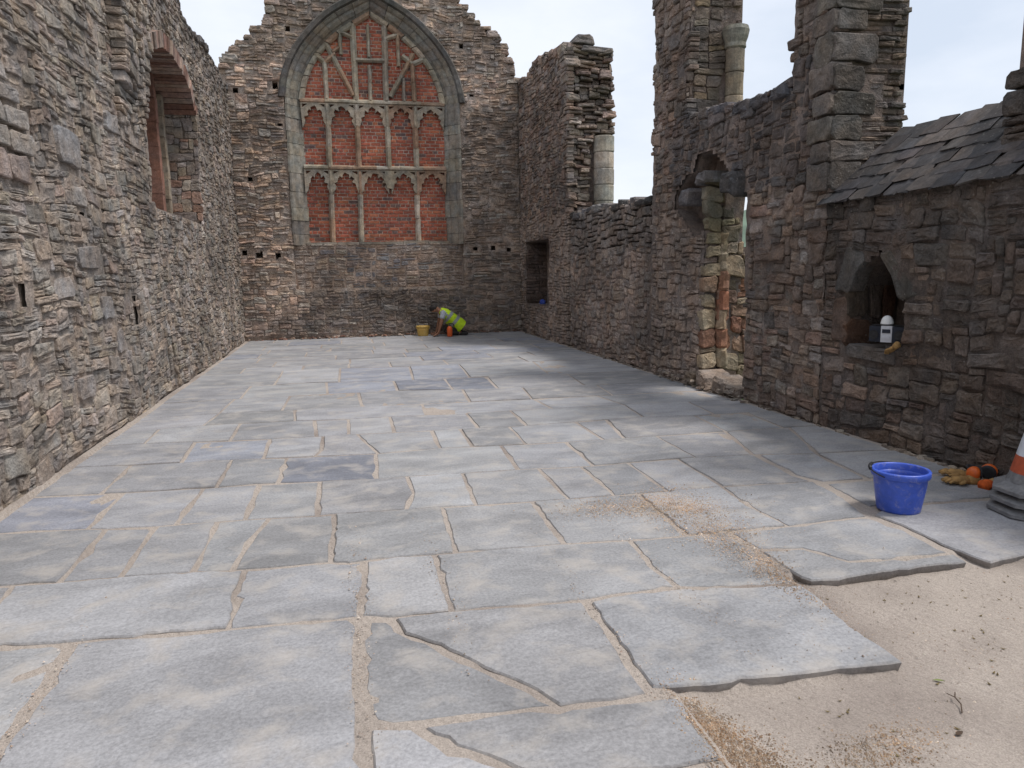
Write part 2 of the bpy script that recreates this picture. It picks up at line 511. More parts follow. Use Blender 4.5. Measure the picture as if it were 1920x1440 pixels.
def mixcol(a, b, t): return tuple(x + (y - x) * t for x, y in zip(a, b))
def palette(cols, rng, lo=0.72, hi=1.3):
    r = rng.uniform(0, sum(c[1] for c in cols))
    for c, k in cols:
        r -= k
        if r <= 0: break
    f = math.exp(rng.uniform(math.log(lo), math.log(hi)))
    return tuple(max(0.01, x * f * rng.uniform(0.98, 1.02)) for x in c)
SLABS = [
 (0, [(-1.127, 3.055), (-1.045, 3.055), (-0.82, 3.035), (-0.554, 3.01), (-0.437, 3.002), (-0.241, 2.992), (-0.04, 2.977), (-0.008, 2.91), (-0.016, 2.536), (-0.017, 2.215), (-0.017, 2.003), (-0.025, 1.602), (-1.106, 1.877), (-1.116, 2.379), (-1.112, 2.51), (-1.118, 2.639), (-1.121, 2.845)]),
 (0, [(-1.525, 3.101), (-1.409, 3.091), (-1.145, 3.051), (-1.133, 2.848), (-1.129, 2.642), (-1.122, 2.513), (-1.126, 2.382), (-1.145, 1.887), (-1.578, 1.996), (-1.882, 2.884)]),
 (3, [(0.034, 2.932), (0.118, 2.91), (0.172, 2.777), (0.255, 2.684), (0.321, 2.591), (0.459, 2.403), (0.579, 2.245), (0.635, 2.146), (0.49, 2.16), (0.28, 2.169), (0.085, 2.185), (0.026, 2.218), (0.005, 2.42), (0.007, 2.768)]),
 (3, [(0.134, 2.92), (0.377, 2.925), (0.665, 2.894), (0.882, 2.877), (0.97, 2.859), (0.973, 2.655), (0.969, 2.43), (0.965, 2.211), (0.965, 2.137), (0.823, 2.129), (0.639, 2.142), (0.579, 2.245), (0.459, 2.403), (0.321, 2.591), (0.255, 2.684), (0.172, 2.777)]),
 (0, [(0.995, 2.852), (1.111, 2.88), (1.44, 2.871), (1.802, 2.795), (1.999, 2.758), (1.989, 2.591), (1.957, 2.408), (1.953, 2.073), (1.454, 2.11), (1.09, 2.13), (0.977, 2.133), (0.981, 2.427), (0.985, 2.651)]),
 (0, [(0.008, 2.191), (0.151, 2.148), (0.262, 2.003), (0.395, 1.899), (0.474, 1.799), (0.63, 1.436), (-0.012, 1.599)]),
 (3, [(0.168, 2.152), (0.279, 2.158), (0.487, 2.148), (0.817, 2.114), (1.045, 2.086), (1.057, 2.054), (1.039, 1.888), (1.033, 1.755), (0.865, 1.767), (0.611, 1.775), (0.492, 1.804), (0.398, 1.912), (0.264, 2.018)]),
 (0, [(-2.12, 3.779), (-1.615, 3.743), (-1.604, 3.577), (-1.536, 3.102), (-2.12, 3.152)]),
 (0, [(-1.615, 3.743), (-1.414, 3.721), (-1.134, 3.708), (-0.788, 3.678), (-0.548, 3.637), (-0.561, 3.337), (-0.534, 3.203), (-0.538, 3.009), (-0.82, 3.035), (-1.045, 3.055), (-1.158, 3.054), (-1.409, 3.091), (-1.536, 3.102), (-1.604, 3.577)]),
 (0, [(-0.548, 3.637), (-0.32, 3.623), (-0.129, 3.626), (-0.036, 3.586), (0.039, 3.59), (0.027, 3.288), (-0.003, 2.97), (-0.241, 2.992), (-0.437, 3.002), (-0.538, 3.009), (-0.534, 3.203), (-0.561, 3.337)]),
 (0, [(0.039, 3.59), (0.21, 3.597), (0.395, 3.579), (0.392, 3.1), (0.393, 2.923), (0.119, 2.929), (-0.003, 2.97), (0.027, 3.288)]),
 (0, [(0.395, 3.579), (0.716, 3.56), (1.074, 3.538), (1.449, 3.488), (1.421, 3.154), (1.438, 2.877), (1.115, 2.891), (0.882, 2.877), (0.665, 2.894), (0.393, 2.923), (0.392, 3.1)]),
 (0, [(1.449, 3.488), (1.814, 3.469), (1.999, 3.466), (2.011, 3.183), (1.987, 2.778), (1.805, 2.8), (1.438, 2.877), (1.421, 3.154)]),
 (0, [(2.027, 3.451), (2.384, 3.446), (2.787, 3.46), (2.913, 3.443), (2.962, 3.211), (2.931, 2.947), (2.946, 2.891), (2.658, 2.9), (2.383, 2.941), (2.276, 3.146), (2.041, 3.197)]),
 (0, [(2.035, 3.168), (2.263, 3.127), (2.369, 2.924), (2.643, 2.883), (2.941, 2.863), (2.912, 2.76), (2.761, 2.775), (2.543, 2.769), (2.361, 2.775), (2.197, 2.758), (2.061, 2.777), (2.037, 2.833)]),
 (0, [(2.965, 3.476), (3.116, 3.573), (3.391, 3.557), (4.019, 3.516), (4.2, 3.466), (4.196, 2.738), (3.244, 2.75), (3.011, 2.719), (2.992, 2.786), (2.971, 2.989), (2.993, 3.246)]),
 (0, [(-2.12, 4.585), (-2.008, 4.577), (-1.532, 4.524), (-1.429, 4.495), (-1.413, 3.721), (-1.674, 3.749), (-2.12, 3.779)]),
 (0, [(-1.429, 4.495), (-1.142, 4.451), (-1.136, 3.708), (-1.413, 3.721)]),
 (0, [(-1.142, 4.451), (-1.039, 4.449), (-0.802, 4.439), (-0.799, 3.679), (-1.136, 3.708)]),
 (0, [(-0.802, 4.439), (-0.644, 4.433), (-0.5, 4.418), (-0.574, 4.043), (-0.607, 3.641), (-0.799, 3.679)]),
 (0, [(-0.5, 4.418), (-0.209, 4.388), (-0.117, 4.38), (-0.124, 3.624), (-0.32, 3.623), (-0.607, 3.641), (-0.574, 4.043)]),
 (0, [(-0.117, 4.38), (0.266, 4.344), (0.537, 4.335), (0.513, 3.572), (0.41, 3.578), (0.21, 3.597), (-0.036, 3.586), (-0.124, 3.624)]),
 (0, [(0.537, 4.335), (0.788, 4.311), (1.11, 4.285), (1.092, 3.536), (0.716, 3.56), (0.513, 3.572)]),
 (0, [(1.11, 4.285), (1.376, 4.264), (1.679, 4.256), (1.816, 4.239), (1.782, 3.47), (1.454, 3.487), (1.092, 3.536)]),
 (0, [(1.816, 4.239), (2.411, 4.237), (2.367, 3.811), (2.388, 3.454), (2.006, 3.466), (1.782, 3.47)]),
 (0, [(2.411, 4.237), (2.824, 4.192), (3.069, 4.172), (3.04, 3.835), (2.925, 3.457), (2.793, 3.468), (2.388, 3.454), (2.367, 3.811)]),
 (1, [(-2.12, 5.317), (-1.877, 5.296), (-1.528, 5.245), (-1.532, 4.524), (-2.008, 4.577), (-2.12, 4.585)]),
 (0, [(-1.528, 5.245), (-1.013, 5.209), (-1.039, 4.449), (-1.144, 4.451), (-1.429, 4.495), (-1.532, 4.524)]),
 (0, [(-1.013, 5.209), (-0.64, 5.187), (-0.645, 4.433), (-0.841, 4.44), (-1.039, 4.449)]),
 (0, [(-0.64, 5.187), (-0.514, 5.18), (-0.224, 5.142), (-0.219, 4.389), (-0.645, 4.433)]),
 (0, [(-0.224, 5.142), (0.147, 5.094), (0.388, 5.092), (0.393, 4.681), (0.312, 4.343), (-0.219, 4.389)]),
 (0, [(0.388, 5.092), (0.787, 5.058), (0.752, 4.315), (0.507, 4.338), (0.312, 4.343), (0.393, 4.681)]),
 (0, [(0.787, 5.058), (1.205, 5.04), (1.356, 5.024), (1.346, 4.266), (1.108, 4.285), (0.752, 4.315)]),
 (0, [(1.356, 5.024), (1.674, 4.977), (1.663, 4.358), (1.649, 4.257), (1.346, 4.266)]),
 (0, [(1.674, 4.977), (2.043, 4.982), (2.025, 4.238), (1.821, 4.239), (1.649, 4.257), (1.663, 4.358)]),
 (0, [(2.043, 4.982), (2.452, 4.981), (2.421, 4.236), (2.025, 4.238)]),
 (0, [(2.452, 4.981), (3.074, 4.93), (3.023, 4.322), (3.059, 4.173), (2.824, 4.192), (2.421, 4.236)]),
 (0, [(3.097, 4.905), (3.545, 4.803), (3.494, 4.568), (3.449, 4.126), (3.121, 4.13), (3.049, 4.342)]),
 (0, [(3.556, 4.799), (3.88, 4.77), (4.2, 4.727), (4.2, 4.716), (4.2, 4.095), (3.925, 4.094), (3.47, 4.12), (3.518, 4.577)]),
 (0, [(3.108, 4.095), (3.444, 4.088), (3.895, 4.062), (4.129, 4.047), (4.2, 4.04), (4.2, 3.5), (4.048, 3.541), (3.414, 3.582), (3.055, 3.622), (3.071, 3.85)]),
 (0, [(-2.12, 6.094), (-1.684, 6.029), (-1.672, 5.266), (-1.877, 5.296), (-2.12, 5.317)]),
 (0, [(-1.684, 6.029), (-0.929, 5.98), (-0.929, 5.204), (-1.02, 5.21), (-1.535, 5.246), (-1.672, 5.266)]),
 (0, [(-0.929, 5.98), (-0.502, 5.916), (-0.514, 5.18), (-0.683, 5.189), (-0.929, 5.204)]),
 (2, [(-0.502, 5.916), (0.197, 5.835), (0.17, 5.094), (-0.514, 5.18)]),
 (0, [(0.197, 5.835), (0.734, 5.869), (1.239, 5.811), (1.205, 5.04), (0.799, 5.057), (0.391, 5.092), (0.17, 5.094)]),
 (0, [(1.239, 5.811), (1.798, 5.76), (1.772, 4.979), (1.67, 4.977), (1.364, 5.023), (1.205, 5.04)]),
 (0, [(1.798, 5.76), (2.14, 5.754), (2.622, 5.736), (2.602, 4.969), (2.459, 4.981), (2.072, 4.983), (1.772, 4.979)]),
 (0, [(2.622, 5.736), (2.974, 5.73), (3.287, 5.733), (3.074, 4.93), (2.602, 4.969)]),
 (0, [(3.287, 5.733), (3.46, 5.735), (3.92, 5.704), (3.567, 4.816), (3.074, 4.93)]),
 (0, [(3.92, 5.704), (4.024, 5.698), (4.2, 5.687), (4.2, 4.743), (3.892, 4.785), (3.567, 4.816)]),
 (0, [(-2.12, 6.826), (-1.78, 6.809), (-1.348, 6.744), (-1.315, 6.006), (-1.718, 6.031), (-2.12, 6.094)]),
 (1, [(-1.348, 6.744), (-0.698, 6.664), (-0.687, 5.944), (-0.951, 5.984), (-1.315, 6.006)]),
 (0, [(-0.698, 6.664), (-0.237, 6.631), (-0.241, 6.074), (-0.286, 5.89), (-0.495, 5.915), (-0.687, 5.944)]),
 (0, [(-0.237, 6.631), (0.063, 6.63), (0.219, 5.836), (-0.286, 5.89), (-0.241, 6.074)]),
 (0, [(0.063, 6.63), (0.743, 6.575), (0.73, 5.869), (0.219, 5.836)]),
 (0, [(0.743, 6.575), (1.008, 6.563), (1.002, 5.838), (0.73, 5.869)]),
 (0, [(1.008, 6.563), (1.475, 6.516), (1.451, 5.791), (1.239, 5.811), (1.002, 5.838)]),
 (0, [(1.475, 6.516), (2.137, 6.53), (2.138, 5.754), (1.789, 5.76), (1.451, 5.791)]),
 (0, [(2.137, 6.53), (2.458, 6.538), (2.328, 5.747), (2.138, 5.754)]),
 (0, [(2.458, 6.538), (2.833, 6.548), (3.355, 6.462), (3.298, 5.733), (2.974, 5.73), (2.604, 5.736), (2.328, 5.747)]),
 (0, [(3.355, 6.462), (3.931, 6.446), (3.861, 5.708), (3.46, 5.735), (3.298, 5.733)]),
 (0, [(3.931, 6.446), (4.2, 6.43), (4.2, 5.687), (4.024, 5.698), (3.861, 5.708)]),
 (0, [(-2.12, 7.357), (-1.794, 7.435), (-1.78, 6.809), (-2.12, 6.826)]),
 (0, [(-1.794, 7.435), (-1.584, 7.49), (-1.058, 7.468), (-1.053, 6.708), (-1.386, 6.749), (-1.78, 6.809)]),
 (0, [(-1.058, 7.468), (-0.533, 7.446), (-0.343, 7.414), (-0.294, 6.635), (-0.698, 6.664), (-1.053, 6.708)]),
 (0, [(-0.343, 7.414), (-0.007, 7.357), (-0.014, 6.631), (-0.294, 6.635)]),
 (0, [(-0.007, 7.357), (0.41, 7.366), (0.403, 6.602), (0.048, 6.631), (-0.014, 6.631)]),
 (0, [(0.41, 7.366), (0.785, 7.331), (1.197, 7.285), (1.185, 6.545), (1.008, 6.563), (0.743, 6.575), (0.403, 6.602)]),
 (0, [(1.197, 7.285), (1.67, 7.31), (1.642, 6.519), (1.465, 6.516), (1.185, 6.545)]),
 (0, [(1.67, 7.31), (2.033, 7.287), (2.917, 7.221), (2.848, 6.545), (2.137, 6.53), (1.642, 6.519)]),
 (0, [(2.917, 7.221), (3.426, 7.185), (3.652, 7.169), (3.575, 6.456), (3.355, 6.462), (2.848, 6.545)]),
 (0, [(3.652, 7.169), (4.2, 7.132), (4.2, 6.43), (3.931, 6.446), (3.575, 6.456)]),
 (0, [(-2.12, 8.08), (-1.931, 8.07), (-1.356, 8.107), (-1.411, 7.483), (-1.584, 7.49), (-2.12, 7.357)]),
 (0, [(-1.356, 8.107), (-0.709, 8.067), (-0.569, 8.057), (-0.533, 7.446), (-1.411, 7.483)]),
 (0, [(-0.569, 8.057), (-0.338, 8.041), (0.161, 8.041), (0.807, 7.996), (0.785, 7.331), (0.41, 7.366), (0.008, 7.354), (-0.533, 7.446)]),
 (0, [(0.807, 7.996), (1.272, 7.945), (1.65, 7.924), (2.076, 7.89), (2.123, 7.28), (2.033, 7.287), (1.676, 7.311), (1.197, 7.285), (0.785, 7.331)]),
 (0, [(2.076, 7.89), (2.835, 7.858), (2.917, 7.221), (2.123, 7.28)]),
 (0, [(2.835, 7.858), (3.83, 7.833), (4.2, 7.814), (4.2, 7.132), (3.426, 7.185), (2.917, 7.221)]),
 (0, [(-2.12, 9.012), (-1.966, 8.998), (-1.322, 9.03), (-1.356, 8.107), (-1.931, 8.07), (-2.12, 8.08)]),
 (0, [(-1.322, 9.03), (-0.685, 9.062), (-0.709, 8.067), (-1.356, 8.107)]),
 (0, [(-0.685, 9.062), (-0.23, 9.069), (0.132, 9.055), (0.144, 8.041), (-0.338, 8.041), (-0.709, 8.067)]),
 (0, [(0.132, 9.055), (0.604, 9.035), (1.407, 8.859), (1.347, 7.941), (1.272, 7.945), (0.807, 7.996), (0.144, 8.041)]),
 (0, [(1.407, 8.859), (1.625, 8.811), (2.155, 8.73), (2.055, 7.892), (1.65, 7.924), (1.347, 7.941)]),
 (0, [(2.155, 8.73), (2.529, 8.673), (3.111, 8.628), (3.029, 7.853), (2.835, 7.858), (2.055, 7.892)]),
 (0, [(3.111, 8.628), (3.366, 8.608), (4.2, 8.556), (4.2, 7.814), (3.83, 7.833), (3.029, 7.853)]),
 (0, [(-2.12, 10.051), (-1.72, 10.024), (-1.256, 10.055), (-1.259, 9.033), (-1.966, 8.998), (-2.12, 9.012)]),
 (0, [(-1.256, 10.055), (-0.446, 10.108), (-0.276, 10.071), (-0.244, 9.069), (-0.685, 9.062), (-1.259, 9.033)]),
 (1, [(-0.276, 10.071), (0.622, 9.882), (0.613, 9.033), (-0.244, 9.069)]),
 (2, [(0.622, 9.882), (1.315, 9.86), (1.291, 8.884), (0.613, 9.033)]),
 (2, [(1.315, 9.86), (1.911, 9.841), (1.849, 8.777), (1.625, 8.811), (1.291, 8.884)]),
 (0, [(1.911, 9.841), (2.574, 9.767), (3.047, 9.748), (2.951, 8.64), (2.529, 8.673), (1.849, 8.777)]),
 (0, [(3.047, 9.748), (4.001, 9.708), (4.2, 9.695), (4.2, 8.556), (3.366, 8.608), (2.951, 8.64)]),
 (0, [(-2.12, 11.437), (-1.794, 11.422), (-0.951, 11.546), (-0.953, 10.074), (-1.72, 10.024), (-2.12, 10.051)]),
 (0, [(-0.951, 11.546), (-0.092, 11.56), (-0.104, 10.035), (-0.446, 10.108), (-0.953, 10.074)]),
 (1, [(-0.092, 11.56), (0.975, 11.362), (0.888, 9.874), (0.615, 9.882), (-0.104, 10.035)]),
 (1, [(0.975, 11.362), (1.755, 11.312), (1.674, 9.849), (0.888, 9.874)]),
 (0, [(1.755, 11.312), (2.526, 11.263), (2.965, 11.265), (2.802, 9.758), (2.574, 9.767), (1.911, 9.841), (1.674, 9.849)]),
 (0, [(2.965, 11.265), (4.075, 11.271), (4.2, 11.266), (4.2, 9.695), (4.001, 9.708), (2.802, 9.758)]),
 (0, [(-2.12, 12.118), (-1.568, 12.106), (-1.568, 11.455), (-1.794, 11.422), (-2.12, 11.437)]),
 (0, [(-1.568, 12.106), (-0.671, 12.086), (-0.671, 11.553), (-0.951, 11.546), (-1.568, 11.455)]),
 (0, [(-0.671, 12.086), (0.045, 12.069), (0.045, 11.535), (-0.125, 11.567), (-0.671, 11.553)]),
 (0, [(0.045, 12.069), (0.695, 12.055), (0.695, 11.412), (0.045, 11.535)]),
 (0, [(0.695, 12.055), (1, 12.048), (1.596, 12.041), (1.596, 11.322), (0.958, 11.363), (0.695, 11.412)]),
 (0, [(1.596, 12.041), (2.884, 12.024), (2.884, 11.265), (2.526, 11.263), (1.596, 11.322)]),
 (0, [(2.884, 12.024), (4.2, 12.008), (4.2, 11.266), (4.075, 11.271), (2.884, 11.265)]),
 (0, [(-2.12, 12.793), (-1.156, 12.771), (-1.156, 12.096), (-2.12, 12.118)]),
 (0, [(-1.156, 12.771), (0.065, 12.744), (0.065, 12.069), (-1.156, 12.096)]),
 (0, [(0.065, 12.744), (1, 12.723), (1.27, 12.72), (1.27, 12.045), (1, 12.048), (0.065, 12.069)]),
 (1, [(1.27, 12.72), (2.471, 12.705), (2.471, 12.03), (1.27, 12.045)]),
 (0, [(2.471, 12.705), (3.216, 12.695), (3.216, 12.02), (2.471, 12.03)]),
 (0, [(3.216, 12.695), (4.2, 12.683), (4.2, 12.008), (3.216, 12.02)]),
 (0, [(-2.12, 13.48), (-1.48, 13.465), (-1.48, 12.779), (-2.12, 12.793)]),
 (0, [(-1.48, 13.465), (-0.172, 13.436), (-0.172, 12.749), (-1.48, 12.779)]),
 (0, [(-0.172, 13.436), (1.042, 13.409), (1.042, 12.723), (-0.172, 12.749)]),
 (1, [(1.042, 13.409), (2.348, 13.393), (2.348, 12.706), (1.042, 12.723)]),
 (1, [(2.348, 13.393), (3.579, 13.377), (3.579, 12.691), (2.348, 12.706)]),
 (0, [(3.579, 13.377), (4.2, 13.37), (4.2, 12.683), (3.579, 12.691)]),
 (1, [(-2.12, 14.231), (-1.539, 14.217), (-1.539, 13.467), (-2.12, 13.48)]),
 (0, [(-1.539, 14.217), (-0.711, 14.199), (-0.711, 13.448), (-1.539, 13.467)]),
 (0, [(-0.711, 14.199), (0.499, 14.172), (0.499, 13.421), (-0.711, 13.448)]),
 (0, [(0.499, 14.172), (1, 14.161), (1.131, 14.159), (1.131, 13.408), (1, 13.41), (0.499, 13.421)]),
 (0, [(1.131, 14.159), (1.766, 14.151), (1.766, 13.4), (1.131, 13.408)]),
 (1, [(1.766, 14.151), (2.836, 14.138), (2.836, 13.387), (1.766, 13.4)]),
 (0, [(2.836, 14.138), (3.646, 14.127), (3.646, 13.377), (2.836, 13.387)]),
 (1, [(3.646, 14.127), (4.2, 14.121), (4.2, 13.37), (3.646, 13.377)]),
 (0, [(-2.12, 14.927), (-1.442, 14.912), (-1.442, 14.215), (-2.12, 14.231)]),
 (0, [(-1.442, 14.912), (-0.282, 14.886), (-0.282, 14.189), (-1.442, 14.215)]),
 (0, [(-0.282, 14.886), (0.559, 14.867), (0.559, 14.17), (-0.282, 14.189)]),
 (0, [(0.559, 14.867), (1, 14.857), (1.578, 14.85), (1.578, 14.153), (1, 14.161), (0.559, 14.17)]),
 (0, [(1.578, 14.85), (2.856, 14.834), (2.856, 14.137), (1.578, 14.153)]),
 (0, [(2.856, 14.834), (3.531, 14.826), (3.531, 14.129), (2.856, 14.137)]),
 (0, [(3.531, 14.826), (4.2, 14.817), (4.2, 14.121), (3.531, 14.129)]),
 (0, [(-2.12, 15.688), (-1.599, 15.676), (-1.599, 14.916), (-2.12, 14.927)]),
 (0, [(-1.599, 15.676), (-0.476, 15.651), (-0.476, 14.89), (-1.599, 14.916)]),
 (0, [(-0.476, 15.651), (0.796, 15.622), (0.796, 14.862), (-0.476, 14.89)]),
 (0, [(0.796, 15.622), (1, 15.618), (2.112, 15.604), (2.112, 14.843), (1, 14.857), (0.796, 14.862)]),
 (0, [(2.112, 15.604), (3.264, 15.59), (3.264, 14.829), (2.112, 14.843)]),
 (1, [(3.264, 15.59), (4.2, 15.578), (4.2, 14.817), (3.264, 14.829)]),
 (0, [(-2.12, 16.589), (-1.185, 16.568), (-1.185, 15.667), (-2.12, 15.688)]),
 (1, [(-1.185, 16.568), (-0.075, 16.543), (-0.075, 15.642), (-1.185, 15.667)]),
 (0, [(-0.075, 16.543), (0.583, 16.529), (0.583, 15.627), (-0.075, 15.642)]),
 (0, [(0.583, 16.529), (1, 16.519), (1.646, 16.511), (1.646, 15.61), (1, 15.618), (0.583, 15.627)]),
 (0, [(1.646, 16.511), (2.917, 16.495), (2.917, 15.594), (1.646, 15.61)]),
 (0, [(2.917, 16.495), (4.2, 16.479), (4.2, 15.578), (2.917, 15.594)]),
 (0, [(-2.12, 17.22), (-1.535, 17.22), (-1.535, 16.576), (-2.12, 16.589)]),
 (0, [(-1.535, 17.22), (-0.347, 17.22), (-0.347, 16.55), (-1.535, 16.576)]),
 (0, [(-0.347, 17.22), (0.525, 17.22), (0.525, 16.53), (-0.347, 16.55)]),
 (0, [(0.525, 17.22), (1, 17.22), (1.342, 17.22), (1.342, 16.515), (1, 16.519), (0.525, 16.53)]),
 (0, [(1.342, 17.22), (2.015, 17.22), (2.015, 16.507), (1.342, 16.515)]),
 (0, [(2.015, 17.22), (3.352, 17.22), (3.352, 16.49), (2.015, 16.507)]),
 (0, [(3.352, 17.22), (4.2, 17.22), (4.2, 16.479), (3.352, 16.49)]),
]

# ------------------------------------------------------------------ the place: key lines (metres)
XL, XR, YE = -2.18, 4.24, 17.2
R0 = random.Random(11)

# ---- ground outside
def grid_mesh(xs, ys, zf):
    V = [(x, y, zf(x, y)) for y in ys for x in xs]
    n = len(xs)
    F = [[j * n + i, j * n + i + 1, (j + 1) * n + i + 1, (j + 1) * n + i] for j in range(len(ys) - 1) for i in range(n - 1)]
    return V, F

M_GRASS = plain('meadow', (0.06, 0.085, 0.03), rough=0.95, noise_amt=0.4, scale=0.4, bump=0.3)
M_HILL = plain('far_hillside', (0.10, 0.14, 0.10), rough=1.0, noise_amt=0.3, scale=0.02, bump=0.0)
V, F = grid_mesh([-3000, -200, -40, 0, 40, 200, 3000], [-3000, -200, -40, 0, 40, 200, 3000], lambda x, y: -0.16)
tag(add_mesh('ground', V, F, M_GRASS), kind='structure')
def hillz(x, y):
    d = math.hypot(x - 900, y - 900)
    return -2 + 150 * math.exp(-(d / 420) ** 2) + 25 * noise.noise((x * 0.004, y * 0.004, 2.0)) * math.exp(-(d / 800) ** 2)
V, F = grid_mesh([200 + 60 * i for i in range(26)], [200 + 60 * i for i in range(26)], hillz)
tag(add_mesh('hill', V, F, M_HILL, smooth=True), kind='structure')

# ---- sand bed
SAND = [(2.0, 3.0), (2.03, 2.9), (2.28, 2.93), (2.66, 2.90), (2.95, 2.90), (3.02, 2.93), (3.08, 2.86), (3.3, 2.76), (4.4, 2.60), (4.4, -3), (0.75, -3), (0.92, 1.70), (1.035, 1.74), (1.045, 2.17), (1.92, 2.11), (1.96, 2.6)]
def poly_dist(pt, poly):
    best = 9e9
    for a, b in zip(poly, poly[1:] + poly[:1]):
        dx, dy = b[0] - a[0], b[1] - a[1]
        t = max(0, min(1, ((pt[0] - a[0]) * dx + (pt[1] - a[1]) * dy) / (dx * dx + dy * dy + 1e-12)))
        best = min(best, math.hypot(pt[0] - a[0] - dx * t, pt[1] - a[1] - dy * t))
    return best
def sandz(x, y):
    z = -0.006 + 0.004 * noise.noise((x * 9, y * 9, 0.5))
    if x > 0.7 and y < 3.2:
        d = poly_dist((x, y), SAND)
        s = d if pip((x, y), SAND) else -d
        t = max(0.0, min(1.0, (s + 0.004) / 0.028))
        z += -0.028 * t * t * (3 - 2 * t)
        if s > 0:
            z += t * (0.022 * noise.noise((x * 1.6, y * 1.6, 4.0)) + 0.013 * noise.noise((x * 5, y * 6, 1.0)) + 0.004 * noise.noise((x * 26, y * 18, 9.0)))
    return z
xs = [-2.2 + 0.05 * i for i in range(60)] + [0.8 + 0.025 * i for i in range(140)]
ys = [-2.5, -1.5, -0.5, 0, 0.4, 0.8] + [1.0 + 0.025 * i for i in range(92)] + [3.3 + 0.2 * i for i in range(70)] + [17.25]
V, F = grid_mesh(xs, ys, sandz)
def sand_mat():
    mt, t, b = nodes_of('sharp_sand')
    L = t.links.new
    pos = nnode(t, 'ShaderNodeNewGeometry')
    a = nnode(t, 'ShaderNodeTexNoise', Scale=1.3, Detail=5.0); c = nnode(t, 'ShaderNodeTexNoise', Scale=160.0, Detail=4.0, Roughness=0.8); e = nnode(t, 'ShaderNodeTexNoise', Scale=30.0, Detail=6.0)
    for n in (a, c, e): L(pos.outputs['Position'], n.inputs['Vector'])
    r1 = nnode(t, 'ShaderNodeValToRGB')
    r1.color_ramp.elements[0].position = 0.32; r1.color_ramp.elements[0].color = (0.30, 0.255, 0.225, 1)
    r1.color_ramp.elements[1].position = 0.55; r1.color_ramp.elements[1].color = (0.44, 0.382, 0.335, 1)
    L(a.outputs['Fac'], r1.inputs['Fac'])
    mr = nnode(t, 'ShaderNodeMapRange'); mr.inputs[1].default_value = 0.3; mr.inputs[2].default_value = 0.7; mr.inputs[3].default_value = 0.62; mr.inputs[4].default_value = 1.25
    L(c.outputs['Fac'], mr.inputs[0])
    vm = nnode(t, 'ShaderNodeVectorMath', operation='SCALE'); L(r1.outputs['Color'], vm.inputs[0]); L(mr.outputs[0], vm.inputs['Scale'])
    L(vm.outputs[0], b.inputs['Base Color'])
    b.inputs['Roughness'].default_value = 0.95; b.inputs['Specular IOR Level'].default_value = 0.15
    ad = nnode(t, 'ShaderNodeMath', operation='MULTIPLY_ADD'); ad.inputs[1].default_value = 0.4; L(c.outputs['Fac'], ad.inputs[0]); L(e.outputs['Fac'], ad.inputs[2])
    wv = nnode(t, 'ShaderNodeTexWave', Scale=9.0, Distortion=5.0, Detail=3.0)
    wm = nnode(t, 'ShaderNodeMapping'); wm.inputs['Rotation'].default_value = (0, 0, -0.5); L(pos.outputs['Position'], wm.inputs['Vector']); L(wm.outputs[0], wv.inputs['Vector'])
    ae = nnode(t, 'ShaderNodeMath', operation='MULTIPLY_ADD'); ae.inputs[1].default_value = 0.22; L(wv.outputs['Fac'], ae.inputs[0]); L(ad.outputs[0], ae.inputs[2])
    bp = nnode(t, 'ShaderNodeBump', Strength=0.8, Distance=0.018); L(ae.outputs[0], bp.inputs['Height']); L(bp.outputs[0], b.inputs['Normal'])
    return mt
M_SAND = sand_mat()
tag(add_mesh('sand_bed', V, F, M_SAND, smooth=True), kind='structure')

